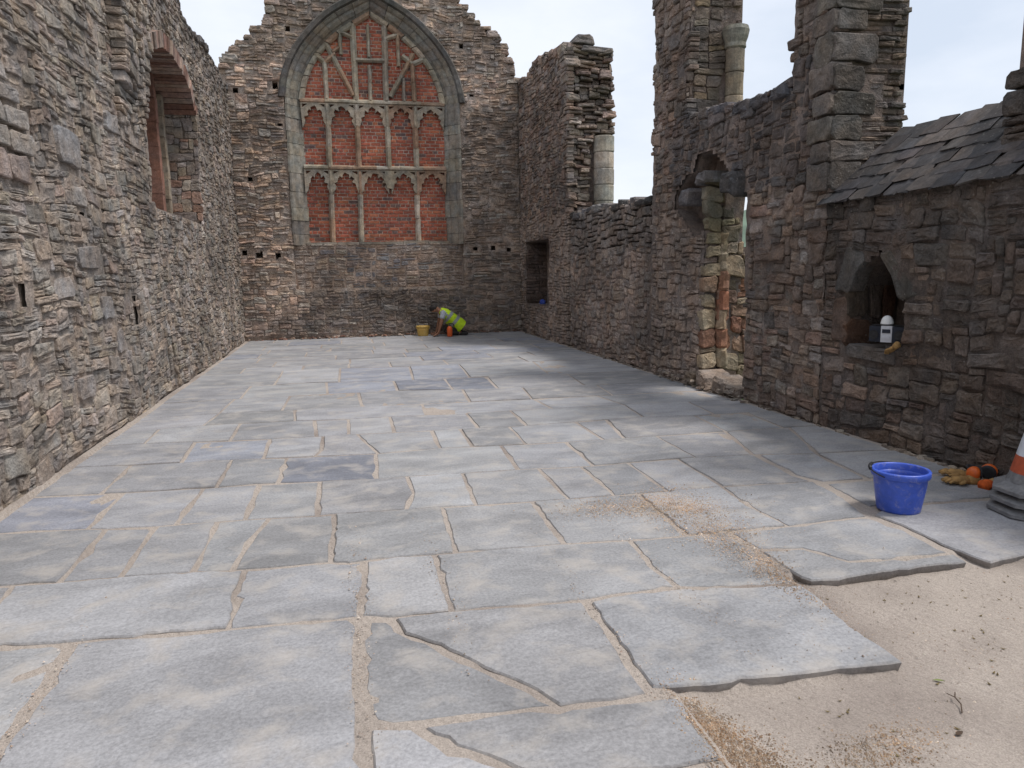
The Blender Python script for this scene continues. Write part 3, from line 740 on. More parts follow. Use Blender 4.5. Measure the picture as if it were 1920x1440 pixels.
# ---- flagstones
def slab_mat():
    mt, t, b = nodes_of('riven_flagstone')
    L = t.links.new
    pos = nnode(t, 'ShaderNodeNewGeometry')
    att = nnode(t, 'ShaderNodeAttribute', attribute_name='tone')
    mp = nnode(t, 'ShaderNodeMapping'); mp.inputs['Scale'].default_value = (1.0, 1.9, 1.0); mp.inputs['Rotation'].default_value = (0, 0, 0.35); L(pos.outputs['Position'], mp.inputs['Vector'])
    a = nnode(t, 'ShaderNodeTexNoise', Scale=1.7, Detail=6.0, Roughness=0.6, Distortion=0.7); L(mp.outputs[0], a.inputs['Vector'])
    d = nnode(t, 'ShaderNodeTexNoise', Scale=4.5, Detail=4.0, Roughness=0.6, Distortion=0.3); L(pos.outputs['Position'], d.inputs['Vector'])
    e = nnode(t, 'ShaderNodeTexNoise', Scale=70.0, Detail=2.0, Roughness=0.75); L(pos.outputs['Position'], e.inputs['Vector'])
    ra = nnode(t, 'ShaderNodeMapRange'); ra.inputs[1].default_value = 0.3; ra.inputs[2].default_value = 0.7; ra.inputs[3].default_value = 0.72; ra.inputs[4].default_value = 1.18; L(a.outputs['Fac'], ra.inputs[0])
    re = nnode(t, 'ShaderNodeMapRange'); re.inputs[1].default_value = 0.3; re.inputs[2].default_value = 0.7; re.inputs[3].default_value = 0.78; re.inputs[4].default_value = 1.16; L(e.outputs['Fac'], re.inputs[0])
    mm = nnode(t, 'ShaderNodeMath', operation='MULTIPLY'); L(ra.outputs[0], mm.inputs[0]); L(re.outputs[0], mm.inputs[1])
    vm = nnode(t, 'ShaderNodeVectorMath', operation='SCALE'); L(att.outputs['Color'], vm.inputs[0]); L(mm.outputs[0], vm.inputs['Scale'])
    # sandy dust lying in patches
    rd = nnode(t, 'ShaderNodeMapRange'); rd.inputs[1].default_value = 0.5; rd.inputs[2].default_value = 0.74; rd.inputs[3].default_value = 0.0; rd.inputs[4].default_value = 0.75; L(d.outputs['Fac'], rd.inputs[0])
    mx = nnode(t, 'ShaderNodeMix', data_type='RGBA'); L(rd.outputs[0], mx.inputs[0]); L(vm.outputs[0], mx.inputs[6]); mx.inputs[7].default_value = (0.42, 0.385, 0.35, 1)
    L(mx.outputs[2], b.inputs['Base Color'])
    b.inputs['Roughness'].default_value = 0.72; b.inputs['Specular IOR Level'].default_value = 0.3
    f2 = nnode(t, 'ShaderNodeTexNoise', Scale=7.0, Detail=4.0, Roughness=0.55, Distortion=1.2); L(mp.outputs[0], f2.inputs['Vector'])
    ad = nnode(t, 'ShaderNodeMath', operation='MULTIPLY_ADD'); ad.inputs[1].default_value = 0.12; L(e.outputs['Fac'], ad.inputs[0]); L(f2.outputs['Fac'], ad.inputs[2])
    bp = nnode(t, 'ShaderNodeBump', Strength=0.6, Distance=0.017); L(ad.outputs[0], bp.inputs['Height']); L(bp.outputs[0], b.inputs['Normal'])
    return mt
M_SLAB = slab_mat()

def offset_poly(P, d):
    """move the outline inwards by d (counter-clockwise polygon)"""
    n = len(P)
    out = []
    for i in range(n):
        a, b, c = P[i - 1], P[i], P[(i + 1) % n]
        e1 = Vector((b[0] - a[0], b[1] - a[1])).normalized(); e2 = Vector((c[0] - b[0], c[1] - b[1])).normalized()
        nn = Vector((-e1.y - e2.y, e1.x + e2.x))
        if nn.length < 1e-4: nn = Vector((-e1.y, e1.x))
        nn.normalize()
        k = 1 / max(0.55, nn.dot(Vector((-e1.y, e1.x))))
        out.append((b[0] + nn.x * d * k, b[1] + nn.y * d * k))
    return out

def slab(poly, kind, parent, rng):
    if area2(poly) < 0: poly = poly[::-1]
    cx = sum(p[0] for p in poly) / len(poly); cy = sum(p[1] for p in poly) / len(poly)
    near = cy < 6
    P = offset_poly(poly, rng.uniform(0.009, 0.014) if near else 0.013)
    step = 0.045 if cy < 4 else (0.12 if cy < 8 else 0.4)
    Q = []
    for a, b in zip(P, P[1:] + P[:1]):
        L = math.hypot(b[0] - a[0], b[1] - a[1])
        if L < 0.015: continue
        n = max(1, int(L / step))
        ex, ey = -(b[1] - a[1]) / L, (b[0] - a[0]) / L
        for i in range(n):
            t = i / n
            x, y = a[0] + (b[0] - a[0]) * t, a[1] + (b[1] - a[1]) * t
            j = 0.012 * noise.noise((x * 7, y * 7, cx)) + (0.006 * noise.noise((x * 25, y * 25, cx)) + rng.uniform(-0.004, 0.004)) * (1 if near else 0.5)
            if rng.random() < 0.05 and near: j += rng.uniform(0.006, 0.022)      # a chipped spot
            Q.append((x + ex * j, y + ey * j))
    tx, ty = rng.uniform(-0.006, 0.006), rng.uniform(-0.006, 0.006)
    z0 = rng.uniform(-0.004, 0.005)
    def zt(x, y): return z0 + tx * (x - cx) + ty * (y - cy)
    n = len(Q)
    In = offset_poly(Q, 0.007)
    V = [(x, y, -0.065) for x, y in offset_poly(Q, 0.012 if near else 0.004)] + [(x, y, zt(x, y) - 0.007 - rng.uniform(0, 0.003)) for x, y in Q] + [(x, y, zt(x, y)) for x, y in In]
    F = []
    for k in range(2):
        for i in range(n):
            j = (i + 1) % n
            F.append([k * n + i, k * n + j, (k + 1) * n + j, (k + 1) * n + i])
    F.append([2 * n + i for i in range(n)])
    if kind == 0:
        tone = palette([((0.325, 0.327, 0.336), 5), ((0.335, 0.328, 0.322), 4), ((0.30, 0.303, 0.316), 3), ((0.30, 0.295, 0.285), 2)], rng, 0.80, 1.10)
    elif kind == 3:
        tone = palette([((0.272, 0.264, 0.258), 1)], rng, 0.93, 1.06)
    elif kind == 1:
        tone = palette([((0.265, 0.272, 0.30), 1)], rng, 0.9, 1.1)
    else:
        tone = palette([((0.195, 0.208, 0.25), 1)], rng, 0.92, 1.08)
    g = sum(tone) / 3
    tone = tuple(0.25 * c + 0.75 * g * k for c, k in zip(tone, ((1.0, 0.992, 1.028) if kind in (0, 3) else (0.95, 0.98, 1.11))))
    edge = (0.17, 0.135, 0.105)
    add_mesh('slab', V, F, M_SLAB, parent, [edge] * n + [mixcol(tone, edge, 0.35)] * n + [tone] * n)

pavement = tag(empty('pavement', (0, 0, 0)), kind='structure')
rs = random.Random(5)
for kind, poly in SLABS:
    slab(poly, kind, pavement, rs)
for ya, yb in ((0.95, 1.56), (0.25, 0.93), (-0.5, 0.23)):
    x = -2.12
    while x < 0.6:
        x2 = min(0.72, x + rs.uniform(0.6, 1.1))
        if ya < 0.9 or x2 < 0.7: slab([(x, yb if x > -1.6 else yb), (x, ya), (x2, ya), (x2, yb)], 0, pavement, rs)
        x = x2

# ------------------------------------------------------------------ left wall
FL = Frame((XL, 0, 0), (0, 1, 0), (1, 0, 0))
wl = Wall('ruined_wall', 'long grey rubble side wall pierced by one deep recess under a brick arch', (XL, 8, 0))
rg = random.Random(21)
top_l = ragged([(17.3, 5.5), (16.0, 5.54), (15.4, 5.58), (14.7, 5.6), (13.6, 5.46), (12.8, 5.5), (12.4, 5.62), (10, 5.8), (7, 5.75), (-2, 5.7)], rg, 0.3, 0.07)
out_l = [(-2, -0.2), (17.3, -0.2)] + top_l
WIN_L = [(9.80, 2.36), (12.95, 2.36), (12.95, 4.02), (12.62, 4.34), (11.95, 4.50), (11.4, 4.52), (10.85, 4.46), (10.1, 4.2), (9.80, 3.95)]
WIN_LX = [(9.76, 2.32), (12.99, 2.32), (12.99, 4.05), (12.65, 4.39), (11.96, 4.55), (11.4, 4.57), (10.82, 4.51), (10.05, 4.25), (9.76, 3.97)]
hole_l = [[(5.66, 1.24), (5.80, 1.24), (5.82, 1.42), (5.68, 1.44)], [(8.50, 0.95), (8.62, 0.95), (8.62, 1.28), (8.5, 1.28)], [(7.1, 1.95), (7.2, 1.95), (7.2, 2.05), (7.1, 2.05)], [(9.0, 2.62), (9.12, 2.62), (9.12, 2.74), (9.0, 2.74)]]
core_l = [(a if b < 5 else a, b - 0.07 if b > 4 else b) for a, b in out_l]
wl.core([(FL, core_l, [WIN_LX] + hole_l, -0.045, -0.50, False), (FL, core_l, [[(10.3, 2.5), (12.78, 2.5), (12.78, 4.1), (11.5, 4.4), (10.3, 4.1)]], -0.50, -0.78, False), (FL, core_l, [], -0.78, -1.0, True)], M_MORTAR_L)
LCOL = [((0.319, 0.275, 0.233), 5), ((0.293, 0.262, 0.232), 4), ((0.335, 0.283, 0.230), 3), ((0.309, 0.254, 0.213), 2), ((0.247, 0.221, 0.197), 2)]
def tone_l(u, v, rng):
    c = palette(LCOL, rng, 0.82, 1.16)
    if v > 5.0: c = mixcol(c, (0.13, 0.12, 0.115), 0.35)
    return c
def in_l(u, v):
    if not pip((u, v), out_l) or pip((u, v), WIN_LX): return False
    if pip((u, v), ring_poly_l): return False
    for b in blocks_l:
        if b[0] < u < b[1] and b[2] < v < b[3]: return False
    return not any(pip((u, v), h) for h in hole_l)
def in_core_l(u, v): return pip((u, v), core_l) and not pip((u, v), WIN_LX) and not any(pip((u, v), h) for h in hole_l)
# dressed blocks of a lost opening near the foot of the picture's wall, and a few large single stones
blocks_l = [(5.35, 6.10, 2.66, 2.80), (5.3, 6.20, 2.50, 2.655), (5.3, 6.24, 2.34, 2.495), (5.3, 6.12, 2.14, 2.335), (6.75, 7.25, 2.38, 2.70), (6.9, 7.5, 1.52, 1.74), (6.3, 6.72, 1.30, 1.48), (7.4, 7.72, 1.06, 1.3), (7.75, 7.98, 0.72, 0.98), (8.1, 8.5, 2.9, 3.1), (6.6, 7.0, 0.42, 0.62)]
bt = [(0.24, 0.23, 0.22), (0.34, 0.31, 0.265), (0.33, 0.29, 0.235), (0.27, 0.17, 0.13), (0.285, 0.28, 0.28), (0.26, 0.225, 0.2), (0.27, 0.245, 0.225), (0.235, 0.225, 0.22), (0.21, 0.20, 0.20), (0.25, 0.24, 0.235), (0.26, 0.23, 0.21)]
ring_out_l = [(9.78, 4.14), (10.05, 4.40), (10.82, 4.67), (11.4, 4.73), (12.0, 4.70), (12.72, 4.53), (13.12, 4.18), (13.12, 4.02)]
ring_poly_l = ring_out_l + [(12.95, 4.02), (12.62, 4.34), (11.95, 4.50), (11.4, 4.52), (10.85, 4.46), (10.1, 4.2), (9.80, 3.95)]
pieces_l = []
for (a, b, c, d), tcol in zip(blocks_l, bt):
    if b - a > 0.7:
        k_ = a + (b - a) * wl.rng.uniform(0.42, 0.66)
        pieces_l += [((a, k_, c, d), tcol), ((k_, b - wl.rng.uniform(0, 0.1), c, d), mixcol(tcol, (0.25, 0.23, 0.21), wl.rng.uniform(0, 0.5)))]
    else: pieces_l.append(((a, b, c, d), tcol))
for (a, b, c, d), tcol in pieces_l:
    wl.put(FL, [(a, c + wl.rng.uniform(0, 0.02)), (b, c + wl.rng.uniform(0, 0.03)), (b - wl.rng.uniform(0, 0.03), d), (a, d - wl.rng.uniform(0, 0.03))], 0.016, 0.15, mixcol(tcol, (0.29, 0.262, 0.24), 0.55), gap=0.003, bev=0.010, tilt=0.06, big=True)
wl.skin(FL, 4.2, 17.2, 0.0, 5.6, in_core_l, M_MORTAR_L, 0.055, base=-0.014, amp=0.011, wave_amp=0.035)
SZ_FLAT = [(1, 1, 3), (2, 1, 6), (3, 1, 6), (4, 1, 3), (5, 1, 1.2), (2, 2, 3), (3, 2, 3), (4, 2, 1.4), (5, 2, 0.8), (4, 3, 0.6), (6, 1, 0.6)]
wl.field(FL, 4.2, 9.9, 0.0, 4.9, in_l, 0.082, 0.057, SZ_FLAT, tone_l, jit=0.017, depth=0.11, gap=0.005, bev=0.016, tilt=0.11, wave_amp=0.035, warp=0.75)
SZ_MID = [(1, 1, 2), (2, 1, 6), (3, 1, 6), (4, 1, 3), (2, 2, 4), (3, 2, 3), (4, 2, 1.5), (3, 3, 0.6)]
wl.field(FL, 9.9, 17.25, 0.0, 5.75, in_l, 0.085, 0.055, SZ_MID, tone_l, jit=0.022, depth=0.12, gap=0.006, bev=0.02, tilt=0.16, wave_amp=0.035, warp=0.75)
# far jamb, sill and infill of the recess
FJ = Frame((0, 12.95, 0), (1, 0, 0), (0, -1, 0))
wl.field(FJ, XL - 0.48, XL + 0.02, 2.34, 4.1, lambda u, v: True, 0.075, 0.065, [(2, 2, 3), (3, 2, 3), (2, 3, 2), (3, 1, 2), (6, 2, 1)], lambda u, v, r: palette([((0.30, 0.255, 0.205), 3), ((0.26, 0.225, 0.2), 3), ((0.27, 0.18, 0.14), 1)], r), jit=0.008, depth=0.05, gap=0.004, bev=0.008, tilt=0.03)
FB = Frame((XL - 0.78, 0, 0), (0, 1, 0), (1, 0, 0))
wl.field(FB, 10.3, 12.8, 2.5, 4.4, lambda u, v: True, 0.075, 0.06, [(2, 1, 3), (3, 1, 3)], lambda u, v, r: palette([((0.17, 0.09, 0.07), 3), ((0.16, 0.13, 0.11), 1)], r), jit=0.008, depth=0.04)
# broken springing that stands out of the wall face above
def prot(v): 
    t = max(0.0, min(1.0, (v - 2.75) / 1.3))
    return 0.17 * t * t * (3 - 2 * t)
mb = MB()
z = 2.9
while z < 5.6:
    p = max(0.02, prot(z) - 0.05)
    mb.box((XL + p / 2 - 0.10 - wl.loc.x, 9.05 - wl.loc.y, z + 0.06), (p + 0.20, 1.0, 0.124))
    z += 0.12
mb.build('springing_core', M_MORTAR_L, wl.root)
FSP = Frame((0, 8.5, 0), (1, 0, 0), (0, -1, 0))
wl.field(FSP, XL - 0.02, XL + 0.32, 2.9, 5.6, lambda u, v: u < XL + prot(v) + 0.01, 0.085, 0.075, [(2, 1, 3), (3, 1, 3), (4, 1, 2), (2, 2, 1), (3, 2, 1)], lambda u, v, r: palette(LCOL, r), jit=0.03, depth=0.12, gap=0.006, bev=0.018, tilt=0.12)
for qd, w_, h_ in layout(8.5, 9.58, 2.95, 5.6, 0.085, 0.065, SZ_MID, wl.rng, lambda u, v: True, 0.7):
    mv = sum(p[1] for p in qd) / 4
    wl.put(FL, qd, prot(mv) + wl.rng.uniform(-0.02, 0.02), 0.12, tone_l(0, mv, wl.rng), gap=0.006, bev=0.02, tilt=0.14)
capstones(wl, FL, [p for p in top_l if p[0] > 11.5], lambda u, v, r: palette([((0.17, 0.155, 0.145), 1)], r))
wl.finish()
# brick arch ring
def along(P, t):
    seg = [math.hypot(b[0] - a[0], b[1] - a[1]) for a, b in zip(P, P[1:])]
    d = t * sum(seg)
    for (a, b), L in zip(zip(P, P[1:]), seg):
        if d <= L or (b == P[-1]): 
            k = min(1, d / L); return (a[0] + (b[0] - a[0]) * k, a[1] + (b[1] - a[1]) * k)
        d -= L
inner_l = [(9.80, 3.95), (10.1, 4.2), (10.85, 4.46), (11.4, 4.52), (11.95, 4.50), (12.62, 4.34), (12.95, 4.02)]
outer_l = [(9.74, 4.10), (10.05, 4.38), (10.82, 4.66), (11.4, 4.72), (12.0, 4.70), (12.72, 4.52), (13.10, 4.12)]
NV = 34
for i in range(NV):
    a0, a1 = (i + 0.06) / NV, (i + 0.94) / NV
    q = [along(inner_l, a0), along(inner_l, a1), along(outer_l, a1), along(outer_l, a0)]
    fo = 0.035 + wl.rng.uniform(-0.012, 0.012)
    mb = MB()
    mb.v = [FL.p(a, b, fo) - wl.loc for a, b in q] + [FL.p(a, b, -0.49) - wl.loc for a, b in q]
    mb.f = [[3, 2, 1, 0], [4, 5, 6, 7], [0, 1, 5, 4], [1, 2, 6, 5], [2, 3, 7, 6], [3, 0, 4, 7]]
    mb.build('voussoir', M_BRICK, wl.root, palette([((0.25, 0.17, 0.14), 3), ((0.27, 0.21, 0.175), 3), ((0.24, 0.14, 0.11), 2)], wl.rng))
# two mullions of the blocked light
for y, tcol, zt in ((12.20, (0.25, 0.135, 0.10), 4.45), (12.66, (0.29, 0.24, 0.18), 4.25)):
    mb = MB()
    n = 6
    for k in range(n):
        za, zb = 2.36 + (zt - 2.36) * k / n, 2.36 + (zt - 2.36) * (k + 1) / n - 0.006
        mb.box((XL - 0.47 - wl.loc.x + R0.uniform(-0.006, 0.006), y - wl.loc.y + R0.uniform(-0.01, 0.01), (za + zb) / 2), (0.16, 0.15 if k > 1 else 0.18, zb - za))
    mb.build('mullion', M_DRESSED, wl.root, tcol)

# ------------------------------------------------------------------ gable end wall
FE = Frame((0, YE, 0), (1, 0, 0), (0, -1, 0))
we = Wall('gable_wall', 'tall ruined gable end wall with a great pointed window blocked in red brick', (0.93, YE, 0))
rg = random.Random(3)
gab = [(5.2, 5.6), (4.31, 5.86), (4.05, 6.08), (3.95, 6.52), (3.70, 6.88), (3.33, 7.12), (2.88, 7.55), (0.97, 9.4), (-1.14, 7.34), (-1.27, 6.88), (-1.63, 6.56), (-1.97, 6.32), (-2.31, 5.86), (-3.1, 5.6)]
gab = ragged(gab, rg, 0.2, 0.05)
out_e = [(-3.1, -0.2), (5.2, -0.2)] + gab
WC, ZS = 0.92, 5.31
def cat(P, t):
    """smooth curve through points, t in 0..1"""
    n = len(P) - 1
    k = min(n - 1, int(t * n)); s = t * n - k
    p0 = P[k - 1] if k > 0 else (2 * P[0][0] - P[1][0], 2 * P[0][1] - P[1][1]); p1, p2 = P[k], P[k + 1]; p3 = P[k + 2] if k + 2 <= n else (2 * P[n][0] - P[n - 1][0], 2 * P[n][1] - P[n - 1][1])
    return tuple(0.5 * ((2 * b) + (-a + c) * s + (2 * a - 5 * b + 4 * c - d) * s * s + (-a + 3 * b - 3 * c + d) * s ** 3) for a, b, c, d in zip(p0, p1, p2, p3))
ARC_IN = [(1.62, 0), (1.52, 0.42), (1.33, 0.82), (1.03, 1.2), (0.62, 1.55), (0.0, 1.93)]
ARC_OUT = [(1.94, 0), (1.86, 0.42), (1.68, 0.86), (1.36, 1.30), (0.84, 1.78), (0.0, 2.24)]
def arch(P, t, side): 
    a, b = cat(P, t)
    return WC + side * a, ZS + b
NA = 14
arch_out = [arch(ARC_OUT, i / NA, 1) for i in range(NA + 1)] + [arch(ARC_OUT, 1 - i / NA, -1) for i in range(1, NA + 1)]
arch_in = [arch(ARC_IN, i / NA, 1) for i in range(NA + 1)] + [arch(ARC_IN, 1 - i / NA, -1) for i in range(1, NA + 1)]
Z_PANEL, Z_SILL = 1.12, 2.14
hole_win = [(WC - 1.94, Z_PANEL), (WC + 1.94, Z_PANEL)] + arch_out
put_e = [(-2.06, 1.96, 0.13), (-1.76, 1.92, 0.15), (-1.35, 1.89, 0.13), (3.16, 2.0, 0.12), (3.59, 2.03, 0.13), (3.98, 1.98, 0.11), (-1.2, 5.55, 0.14), (-1.15, 4.72, 0.10), (-1.84, 3.57, 0.11), (2.95, 6.56, 0.11), (3.16, 5.5, 0.10), (3.53, 3.8, 0.09), (-0.85, 6.72, 0.12), (-2.02, 5.42, 0.11)]
hole_e = [[(x - s / 2, z - s / 2), (x + s / 2, z - s / 2 + 0.01), (x + s / 2 - 0.01, z + s / 2), (x - s / 2, z + s / 2 - 0.01)] for x, z, s in put_e]
core_e = [(a, b - 0.08 if b > 3 else b) for a, b in out_e]
we.core([(FE, core_e, [hole_win] + hole_e, -0.05, -0.46, False), (FE, core_e, [], -0.46, -1.0, True)], M_MORTAR_E)
ECOL = [((0.465, 0.363, 0.285), 5), ((0.405, 0.341, 0.288), 4), ((0.483, 0.366, 0.278), 3), ((0.423, 0.316, 0.249), 2), ((0.320, 0.266, 0.228), 2)]
def tone_e(u, v, rng):
    c = palette(ECOL, rng, 0.72, 1.28)
    if u > 2.9 and v < 5.2: c = mixcol(c, (0.14, 0.118, 0.10), 0.55)  # right-hand stones darkened: shade beside the side wall put into the tone
    if v > 6.0: c = mixcol(c, (0.15, 0.135, 0.125), 0.3)
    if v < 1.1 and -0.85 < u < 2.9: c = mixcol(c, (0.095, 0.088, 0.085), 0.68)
    if v < 0.6 and u < -0.9: c = mixcol(c, (0.34, 0.28, 0.25), 0.5)
    if rng.random() < 0.04: c = (0.40, 0.36, 0.31)
    return c
def in_e(u, v):
    return pip((u, v), out_e) and not pip((u, v), hole_win) and not any(pip((u, v), h) for h in hole_e)
we.skin(FE, XL, XR, 0.05, 8.2, lambda u, v: pip((u, v), core_e) and not pip((u, v), hole_win) and not any(pip((u, v), h) for h in hole_e), M_MORTAR_E, 0.055, base=-0.020, wave_amp=0.03)
SZ_THIN = [(1, 1, 2), (2, 1, 6), (3, 1, 6), (4, 1, 4), (5, 1, 2), (2, 2, 2), (3, 2, 2), (4, 2, 1), (3, 3, 0.4)]
we.field(FE, XL - 0.02, XR + 0.02, 1.16, 8.2, in_e, 0.085, 0.060, SZ_THIN, tone_e, jit=0.034, depth=0.18, gap=0.006, bev=0.024, tilt=0.2, wave_amp=0.03, warp=0.8)
we.field(FE, XL - 0.02, XR + 0.02, 0.06, 1.16, in_e, 0.085, 0.066, SZ_MID + [(4, 3, 1)], tone_e, jit=0.016, depth=0.12, gap=0.006, bev=0.02, tilt=0.10, wave_amp=0.02, warp=0.6)
# panel below the sill, set back a little
mb = MB()
prism(mb, FE, [(WC - 1.945, Z_PANEL - 0.01), (WC + 1.945, Z_PANEL - 0.01), (WC + 1.945, Z_SILL), (WC - 1.945, Z_SILL)], [], -0.155, -0.45, True)
mb.v = [v - we.loc for v in mb.v]
mb.build('panel_core', M_MORTAR_B, we.root)
def tone_p(u, v, rng):
    c = palette([((0.25, 0.205, 0.175), 3), ((0.32, 0.25, 0.20), 3), ((0.18, 0.168, 0.165), 2), ((0.36, 0.31, 0.255), 1)], rng)
    return mixcol(c, (0.34, 0.28, 0.23), 0.6) if u > 2.0 or u < -0.55 else c
we.field(FE, WC - 1.93, WC + 1.93, Z_PANEL + 0.01, Z_SILL - 0.02, lambda u, v: True, 0.09, 0.06, SZ_MID, tone_p, front=-0.13, jit=0.008, depth=0.08, gap=0.016, bev=0.012, tilt=0.05)
capstones(we, FE, [p for p in gab if p[1] < 8.3 and -2.4 < p[0] < 1] , tone_e, depth=0.5)
capstones(we, FE, [p for p in gab if p[1] < 8.3 and 1 < p[0] < 4.4], tone_e, depth=0.5)
we.finish()
# jambs: dressed stones, splayed in to the tracery
def jamb_tone(rng): return palette([((0.27, 0.245, 0.20), 4), ((0.245, 0.23, 0.195), 3), ((0.225, 0.205, 0.18), 2), ((0.28, 0.235, 0.185), 1)], rng, 0.86, 1.12)
PROF = [(0.0, 0.012), (0.14, 0.012), (0.30, -0.05), (0.36, -0.11), (0.52, -0.12), (0.72, -0.18), (0.78, -0.24), (1.0, -0.29), (1.08, -0.36)]
rj = random.Random(8)
for side in (-1, 1):
    z = Z_SILL - 0.02
    while z < ZS - 0.05:
        z2 = min(ZS, z + rj.uniform(0.2, 0.42))
        if ZS - z2 < 0.12: z2 = ZS
        o = rj.uniform(-0.012, 0.012)
        x0, x1 = 1.95 + rj.uniform(-0.03, 0.0), 1.60 + rj.uniform(-0.015, 0.02)
        mb = MB()
        n = len(PROF)
        for zz in (z + 0.004, z2 - 0.004):
            for t, w in PROF: mb.v.append(FE.p(WC + side * (x0 + (x1 - x0) * t), zz, w + o) - we.loc)
            mb.v.append(FE.p(WC + side * x0, zz, -0.40) - we.loc)
        n += 1
        for i in range(n):
            j = (i + 1) % n
            q = [i, j, n + j, n + i]
            mb.f.append(q if side < 0 else q[::-1])
        mb.f.append(list(range(n))[::1 if side > 0 else -1]); mb.f.append([n + i for i in range(n)][::-1 if side > 0 else 1])
        mb.build('jamb_stone', M_DRESSED, we.root, jamb_tone(rj))
        z = z2
    nv = 11
    for k in range(nv):
        ta, tb = k / nv + 0.0012, (k + 1) / nv - 0.0012
        mb = MB()
        n = len(PROF) + 1
        for t in (ta, (ta + tb) / 2, tb):
            po, pi = arch(ARC_OUT, t, side), arch(ARC_IN, t, side)
            for s, w in PROF: mb.v.append(FE.p(po[0] + (pi[0] - po[0]) * s, po[1] + (pi[1] - po[1]) * s, w) - we.loc)
            mb.v.append(FE.p(po[0], po[1], -0.40) - we.loc)
        for r_ in range(2):
            for i in range(n):
                j = (i + 1) % n
                q = [r_ * n + i, r_ * n + j, (r_ + 1) * n + j, (r_ + 1) * n + i]
                mb.f.append(q if side < 0 else q[::-1])
        mb.f.append(list(range(n))); mb.f.append([2 * n + i for i in range(n)])
        mb.build('voussoir', M_DRESSED, we.root, mixcol(jamb_tone(rj), (0.16, 0.14, 0.12), 0.35 if side > 0 else 0.1))
        # hood mould over it
        mb = MB()
        for t in (ta - 0.002, (ta + tb) / 2, tb + 0.002):
            po = arch(ARC_OUT, min(1, max(0, t)), side); pi = arch(ARC_IN, min(1, max(0, t)), side)
            d = Vector((po[0] - pi[0], po[1] - pi[1])).normalized()
            for e, w in ((-0.03, 0.0), (0.0, 0.09), (0.09, 0.10), (0.13, 0.03), (0.13, -0.06), (-0.03, -0.06)):
                mb.v.append(FE.p(po[0] + d.x * e, po[1] + d.y * e, w) - we.loc)
        for r_ in range(2):
            for i in range(6):
                j = (i + 1) % 6
                q = [r_ * 6 + i, r_ * 6 + j, (r_ + 1) * 6 + j, (r_ + 1) * 6 + i]
                mb.f.append(q[::-1] if side < 0 else q)
        mb.f.append(list(range(6))); mb.f.append([12 + i for i in range(6)])
        mb.build('hood_stone', M_DRESSED, we.root, palette([((0.10, 0.094, 0.085), 1)], rj))
# sill course
x = WC - 1.66
while x < WC + 1.62:
    x2 = min(WC + 1.64, x + rj.uniform(0.35, 0.7))
    mb = MB(); hh = rj.uniform(0.05, 0.085)
    mb.box(FE.p((x + x2) / 2, Z_SILL - 0.004 + hh / 2, -0.235) - we.loc, (x2 - x - 0.01, 0.20 + rj.uniform(-0.03, 0.02), hh))
    mb.build('sill_stone', M_DRESSED, we.root, palette([((0.27, 0.235, 0.19), 1)], rj, 0.8, 1.2))
    x = x2
# brick blocking
mb = MB()
prism(mb, FE, [(WC - 1.7, Z_SILL - 0.02), (WC + 1.7, Z_SILL - 0.02)] + [(WC + (a - WC) * 1.03, b) for a, b in arch_in], [], -0.334, -0.47, True)
mb.v = [v - we.loc for v in mb.v]
mb.build('brick_mortar_bed', M_MORTAR_B, we.root)
BR = [((0.335, 0.105, 0.064), 6), ((0.40, 0.148, 0.082), 4), ((0.285, 0.088, 0.058), 4), ((0.22, 0.084, 0.064), 2), ((0.15, 0.095, 0.085), 0.8), ((0.44, 0.27, 0.18), 0.6)]
rb = random.Random(17)
def brick_me(L, tone):
    h, d, c = 0.061, 0.06, 0.005
    V = []
    for s, k in ((c, 0.0), (0.0, -c), (0.0, -d)):
        for a, b in ((-1, -1), (1, -1), (1, 1), (-1, 1)):
            V.append((a * (L / 2 - s) + rb.uniform(-0.002, 0.002), -k * 1.0, b * (h / 2 - s) + rb.uniform(-0.0015, 0.0015)))
    F = [[0, 1, 2, 3]]
    for r_ in range(2):
        for i in range(4):
            j = (i + 1) % 4
            F.append([r_ * 4 + i, (r_ + 1) * 4 + i, (r_ + 1) * 4 + j, r_ * 4 + j])
    me = bpy.data.meshes.new('brick')
    me.from_pydata(V, [], F)
    at = me.color_attributes.new('tone', 'FLOAT_COLOR', 'POINT')
    at.data.foreach_set('color', [tone[0], tone[1], tone[2], 1.0] * len(V))
    me.materials.append(M_BRICK)
    return me
protos = [brick_me(L, palette(BR, rb, 0.88, 1.28)) for L in (0.212, 0.212, 0.212, 0.098) for _ in range(9)]
inpoly = [(WC - 1.66, Z_SILL), (WC + 1.66, Z_SILL)] + [(WC + (a - WC) * 1.03, b + 0.03) for a, b in arch_in]
bricks = []
row = 0
z = Z_SILL + 0.05
while z < 7.25:
    header = row % 4 == 3
    L = 0.114 if header else 0.228
    x = WC - 1.70 + (0.0 if header else (0.114 if row % 2 else 0.0)) + rb.uniform(-0.012, 0.012)
    while x < WC + 1.7:
        if pip((x, z), inpoly): bricks.append((x, z + 0.006 * noise.noise((x * 2, z * 2, 1)), header))
        x += L
    z += 0.0765
    row += 1
def brick_score(b):
    d = min([abs(b[0] - mx) for mx in (-0.12, 0.53, 1.21, 1.85)] + [abs(b[1] - t) * 1.0 for t in (3.86, 5.31)])
    return (d < 0.09, b[2], b[1])
bricks.sort(key=brick_score)
V, F, T = [], [], []
